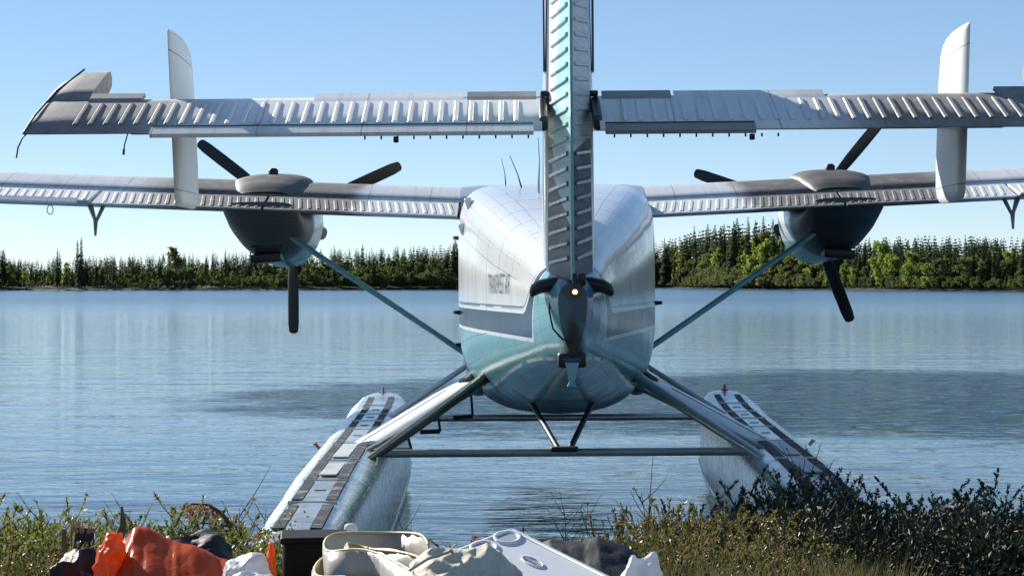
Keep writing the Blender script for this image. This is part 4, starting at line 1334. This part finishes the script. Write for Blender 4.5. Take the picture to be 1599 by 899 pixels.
# black tote
t0 = P(482, 826, 6.25)
mb = MB(); rot = Matrix.Rotation(R(6), 3, 'Z') @ Matrix.Rotation(R(3), 3, 'X')
ct = Vector((px_pos(490, 6.15), 6.15, t0.z - .20))
mb.box(ct, (.20, .14, .40), rot, 0, .035)
tote = mb.build('black_tote', M_TOTE); tag(tote, 'black plastic tote between the narrow orange bag and the folded vinyl', 'tote')
mb = MB(); mb.box(ct + rot @ Vector((0, 0, .19)), (.212, .152, .022), rot, 0, .035); mb.build('rim', M_TOTE, tote)
tag(lump('white_cup', M_WPL, P(548, 830, 6.6), (.05, .05, .06), 16, .002, 10, 1), 'small white rounded object behind the folded vinyl', 'cup')

# folded vinyl sheet standing on edge
def ribbon(name, pts, z1, h, parent, thick=.006):
    pts = [Vector((p.x, p.y)) for p in pts]
    # smooth
    for _ in range(3):
        q = [pts[0]]
        for a_, b_ in zip(pts, pts[1:]): q += [a_.lerp(b_, .25), a_.lerp(b_, .75)]
        q.append(pts[-1]); pts = q
    mb = MB(); rings = []
    L = len(pts)
    zt = lambda i: z1 + .008 * math.sin(i * .21)
    rings = []
    vs_ = []; rows = 6
    for i, p in enumerate(pts):
        for r_ in range(rows):
            t = r_ / (rows - 1)
            bul = .016 * math.sin(t * 3.1) * math.sin(i * .3) + .005 * noise.noise(Vector((p.x * 22, p.y * 22, t * 3)))
            vs_.append((p.x + bul, p.y - .02 * t + bul, zt(i) - h * t))
    fs_ = [(i * rows + j, (i + 1) * rows + j, (i + 1) * rows + j + 1, i * rows + j + 1) for i in range(L - 1) for j in range(rows - 1)]
    mb.add(vs_, fs_)
    o = mb.build(name, M_MAT, parent); m = o.modifiers.new('solid', 'SOLIDIFY'); m.thickness = thick
    m2 = MB(); m2.tube([(p.x, p.y, zt(i) + .002) for i, p in enumerate(pts)], .0042, 6)
    m2.build('piping', M_EDGE, o)
    return o
fv = empty('folded_vinyl_sheet', (px_pos(590, 5.9), 5.9, .6)); tag(fv, 'folded cream vinyl sheet with yellowed edges standing between tote and canvas', 'vinyl sheet')
off0 = Vector(fv.location)
def rel(l, z): return [Pz(x, y, z) - off0 for x, y in l]
ribbon('fold', rel([(668, 850), (655, 836), (610, 828), (560, 829), (520, 838), (505, 847), (507, 856), (530, 860), (570, 863), (610, 872), (650, 890), (668, 910)], 1.12), 1.12 - off0.z, .36, fv)
ribbon('fold', rel([(660, 873), (620, 862), (585, 852), (560, 847), (540, 850), (545, 858)], 1.115), 1.11 - off0.z, .34, fv)
ribbon('fold', rel([(645, 868), (610, 856), (585, 849), (572, 848), (574, 856)], 1.115), 1.105 - off0.z, .34, fv)
ribbon('fold', rel([(520, 868), (498, 878), (488, 888), (500, 900), (540, 906)], 1.06), 1.06 - off0.z, .34, fv)

# crumpled cream canvas
def canvas(i, j):
    x = 640 + i * 175; D = 5.6 - j * .55
    ry = float(np.interp(x, [640, 665, 692, 720, 742, 760, 772, 790, 815], [880, 862, 854, 862, 858, 848, 860, 868, 890]))
    ridge = P(x, ry, 5.42).z
    z = ridge - .30 * max(0, j - .3) ** 1.1 - .6 * max(0, .3 - j)
    X = px_pos(x, 5.42)
    p = Vector((X, D, z))
    f = crease(p, 8, .022, 2) + crease(p, 17, .012, 7) + wr(p, 9, .008, 4) - .02
    return p + Vector((f * .35, -f * .7, f * .7))
tag(cloth('crumpled_canvas', M_CANV, canvas, 110, 90), 'crumpled cream canvas heaped against the left side of the white cooler', 'canvas')
mb = MB(); mb.tube([Pz(640, 890, 1.12), Pz(668, 872, 1.14), Pz(700, 862, 1.15), Pz(712, 850, 1.15)], .004, 6); 
tag(mb.build('cord', M_TUBE), 'thin grey cord lying across the cream canvas', 'cord')
# white cooler, tilted towards us
corner = P(800, 821, 6.0)
A = Vector((-.74, -.62, -.21)).normalized(); B = Vector((.66, -.71, -.24)); Nn = A.cross(B).normalized()
if Nn.z < 0: Nn = -Nn
B = Nn.cross(A).normalized()
if B.y > 0: B = -B
WC, LC = .42, .78
ccen = corner + A * WC / 2 + B * LC / 2
cool = empty('cooler', ccen - Nn * .36); tag(cool, 'white hard cooler with cup holders in its lid, tilted at the centre front', 'cooler')
rotc = Matrix((A, B, Nn)).transposed()
if rotc.determinant() < 0: rotc = Matrix((A, -B, Nn)).transposed(); 
base = Vector(cool.location)
mb = MB(); mb.box(ccen - Nn * .022 - base, (WC, LC, .044), rotc, 0, .02); lid = mb.build('lid', M_COOL, cool)
mb = MB(); mb.box(ccen - Nn * .205 - base, (WC - .02, LC - .02, .31), rotc, 0, .03); mb.build('body', M_COOL, cool)
# rim around the lid
def onlid(a_, b_, h=0): return corner + A * a_ + B * b_ + Nn * h - base
mb = MB(); rp = [onlid(a_, b_, .001) for a_, b_ in ((.022, .022), (WC - .022, .022), (WC - .022, LC - .022), (.022, LC - .022), (.022, .022))]
mb.tube(rp, .006, 6); mb.build('lid_rim', M_COOL, lid)
for (a_, b_) in ((.066, .052), (.165, .056)):
    mb = MB(); nseg = 40
    circ = lambda r_, h: [onlid(a_ + r_ * math.cos(2 * math.pi * k / nseg), b_ + r_ * math.sin(2 * math.pi * k / nseg), h) for k in range(nseg)]
    mb.loft([circ(.045, .0), circ(.044, .006), circ(.039, .007), circ(.031, .003), circ(.030, .0015)], False); cup = mb.build('cup_holder', M_COOL, lid); recalc(cup)
    mb = MB(); mb.add(circ(.0305, .002), [tuple(range(nseg))], 0, False); mb.build('cup_well', M_CUP, cup)
mb = MB(); ov = lambda r1, r2, h, n_=40: [onlid(.118 + r2 * math.sin(2 * math.pi * k / n_), .225 + r1 * math.cos(2 * math.pi * k / n_), h) for k in range(n_)]
mb.loft([ov(.046, .021, .0), ov(.045, .020, .005), ov(.041, .0165, .005), ov(.040, .0155, .001)], False); recalc(mb.build('badge', M_COOL, lid))
mb = MB()
for dx in np.linspace(-.025, .025, 6):
    c = onlid(.118, .225 + dx, .003); mb.box(c, (.012, .005, .003), rotc)
mb.build('badge_lettering', M_CUP, lid)
# black sheet behind the cooler on the right
def bsheet(i, j):
    x = 835 + i * 185; D = 7.0 - j * 1.0
    top = float(np.interp(x, [835, 860, 885, 912, 935, 958, 980, 1000, 1020], [858, 847, 850, 849, 843, 850, 857, 872, 890]))
    rp = P(x, top, 6.6)
    z = rp.z - (.40 * max(0, j - .3) ** 1.1 if j > .3 else (rp.z - .55) * ((.3 - j) / .3) ** 1.4)
    p = Vector((px_pos(x, 6.6), D, z)); f = crease(p, 5, .016, 3) + wr(p, 8, .014, 6)
    return p + Vector((0, -f * .5, f * .5 if j > .33 else 0))
tag(cloth('black_plastic_sheet', M_BLKPL, bsheet, 80, 60), 'black plastic sheet humped behind the right side of the cooler', 'plastic sheet')
def pull_w(p):
    if p.z > 0:
        k = min(1.0, p.z / .075); e = k ** 1.6
        g1 = math.exp(-((p.x + .042) / .020) ** 2); g2 = math.exp(-((p.x - .045) / .026) ** 2)
        p = Vector((p.x + e * g1 * .010, p.y * (1 - .55 * k), p.z * .85 + e * (.052 * g1 + .030 * g2)))
    return p
tag(lump('white_bag', M_WPL, P(1000, 905, 6.0), (.13, .12, .15), 50, .014, 12, 21, 2.2, pull=pull_w), 'knotted white plastic bag with two ears right of the cooler', 'bag')

# stump and stakes at left
mb = MB(); D = 7.2
b0 = P(128, 930, D); t1 = P(132, 822, D)
st = empty('broken_stump', (b0.x, b0.y, b0.z)); tag(st, 'dark broken stump with pale splintered top left of the orange bag', 'stump')
mb.tube([(0, 0, 0), (.0, 0, .12), (t1.x - b0.x, 0, t1.z - b0.z)], [.055, .045, .036], 10); mb.build('trunk', simple('dark_bark', (.035, .027, .02), .9, 0, .5, 12, .6), st)
mb = MB()
random.seed(3)
for i in range(22):
    a_ = random.uniform(0, 6.28); q = Vector((t1.x - b0.x + .03 * math.cos(a_), .03 * math.sin(a_), t1.z - b0.z - .02)); mb.tube([q, q + Vector((math.cos(a_) * .03, math.sin(a_) * .02, random.uniform(.02, .06)))], [.007, .001], 4)
mb.build('splinters', simple('pale_splintered_wood', (.42, .26, .15), .8), st)
mb = MB(); mb.tube([P(180, 870, 7.3), P(186, 838, 7.3), P(192, 820, 7.3), P(190, 790, 7.3)], [.022, .02, .014, .004], 8)
tag(mb.build('stake', simple('weathered_stick', (.13, .09, .06), .85, 0, .5, 14, .4)), 'weathered stake standing behind the small orange bag', 'stake')
mb = MB(); mb.tube([P(98, 910, 7.4), P(100, 825, 7.4)], [.014, .01], 7)
tag(mb.build('stake', M_TWIGR), 'thin brown stake left of the broken stump', 'stake')

# ---- tell alike plants of one spot apart by their order from the left
by = {}
for o in scene.objects:
    if o.parent is None and 'group' in o and 'label' in o: by.setdefault(o['label'], []).append(o)
ORD = ('first', 'second', 'third', 'fourth', 'fifth', 'sixth', 'seventh', 'eighth', 'ninth', 'tenth')
for lab, obs in by.items():
    if 1 < len(obs) <= 10:
        obs.sort(key=lambda o: o.location.x / o.location.y)
        for i, o in enumerate(obs):
            t = lab + ', ' + ORD[i] + ' from left'
            if len(t.split()) > 16: t = lab.replace('in the tall stand ', '') + ', ' + ORD[i] + ' from left'
            if len(t.split()) <= 16: o['label'] = t
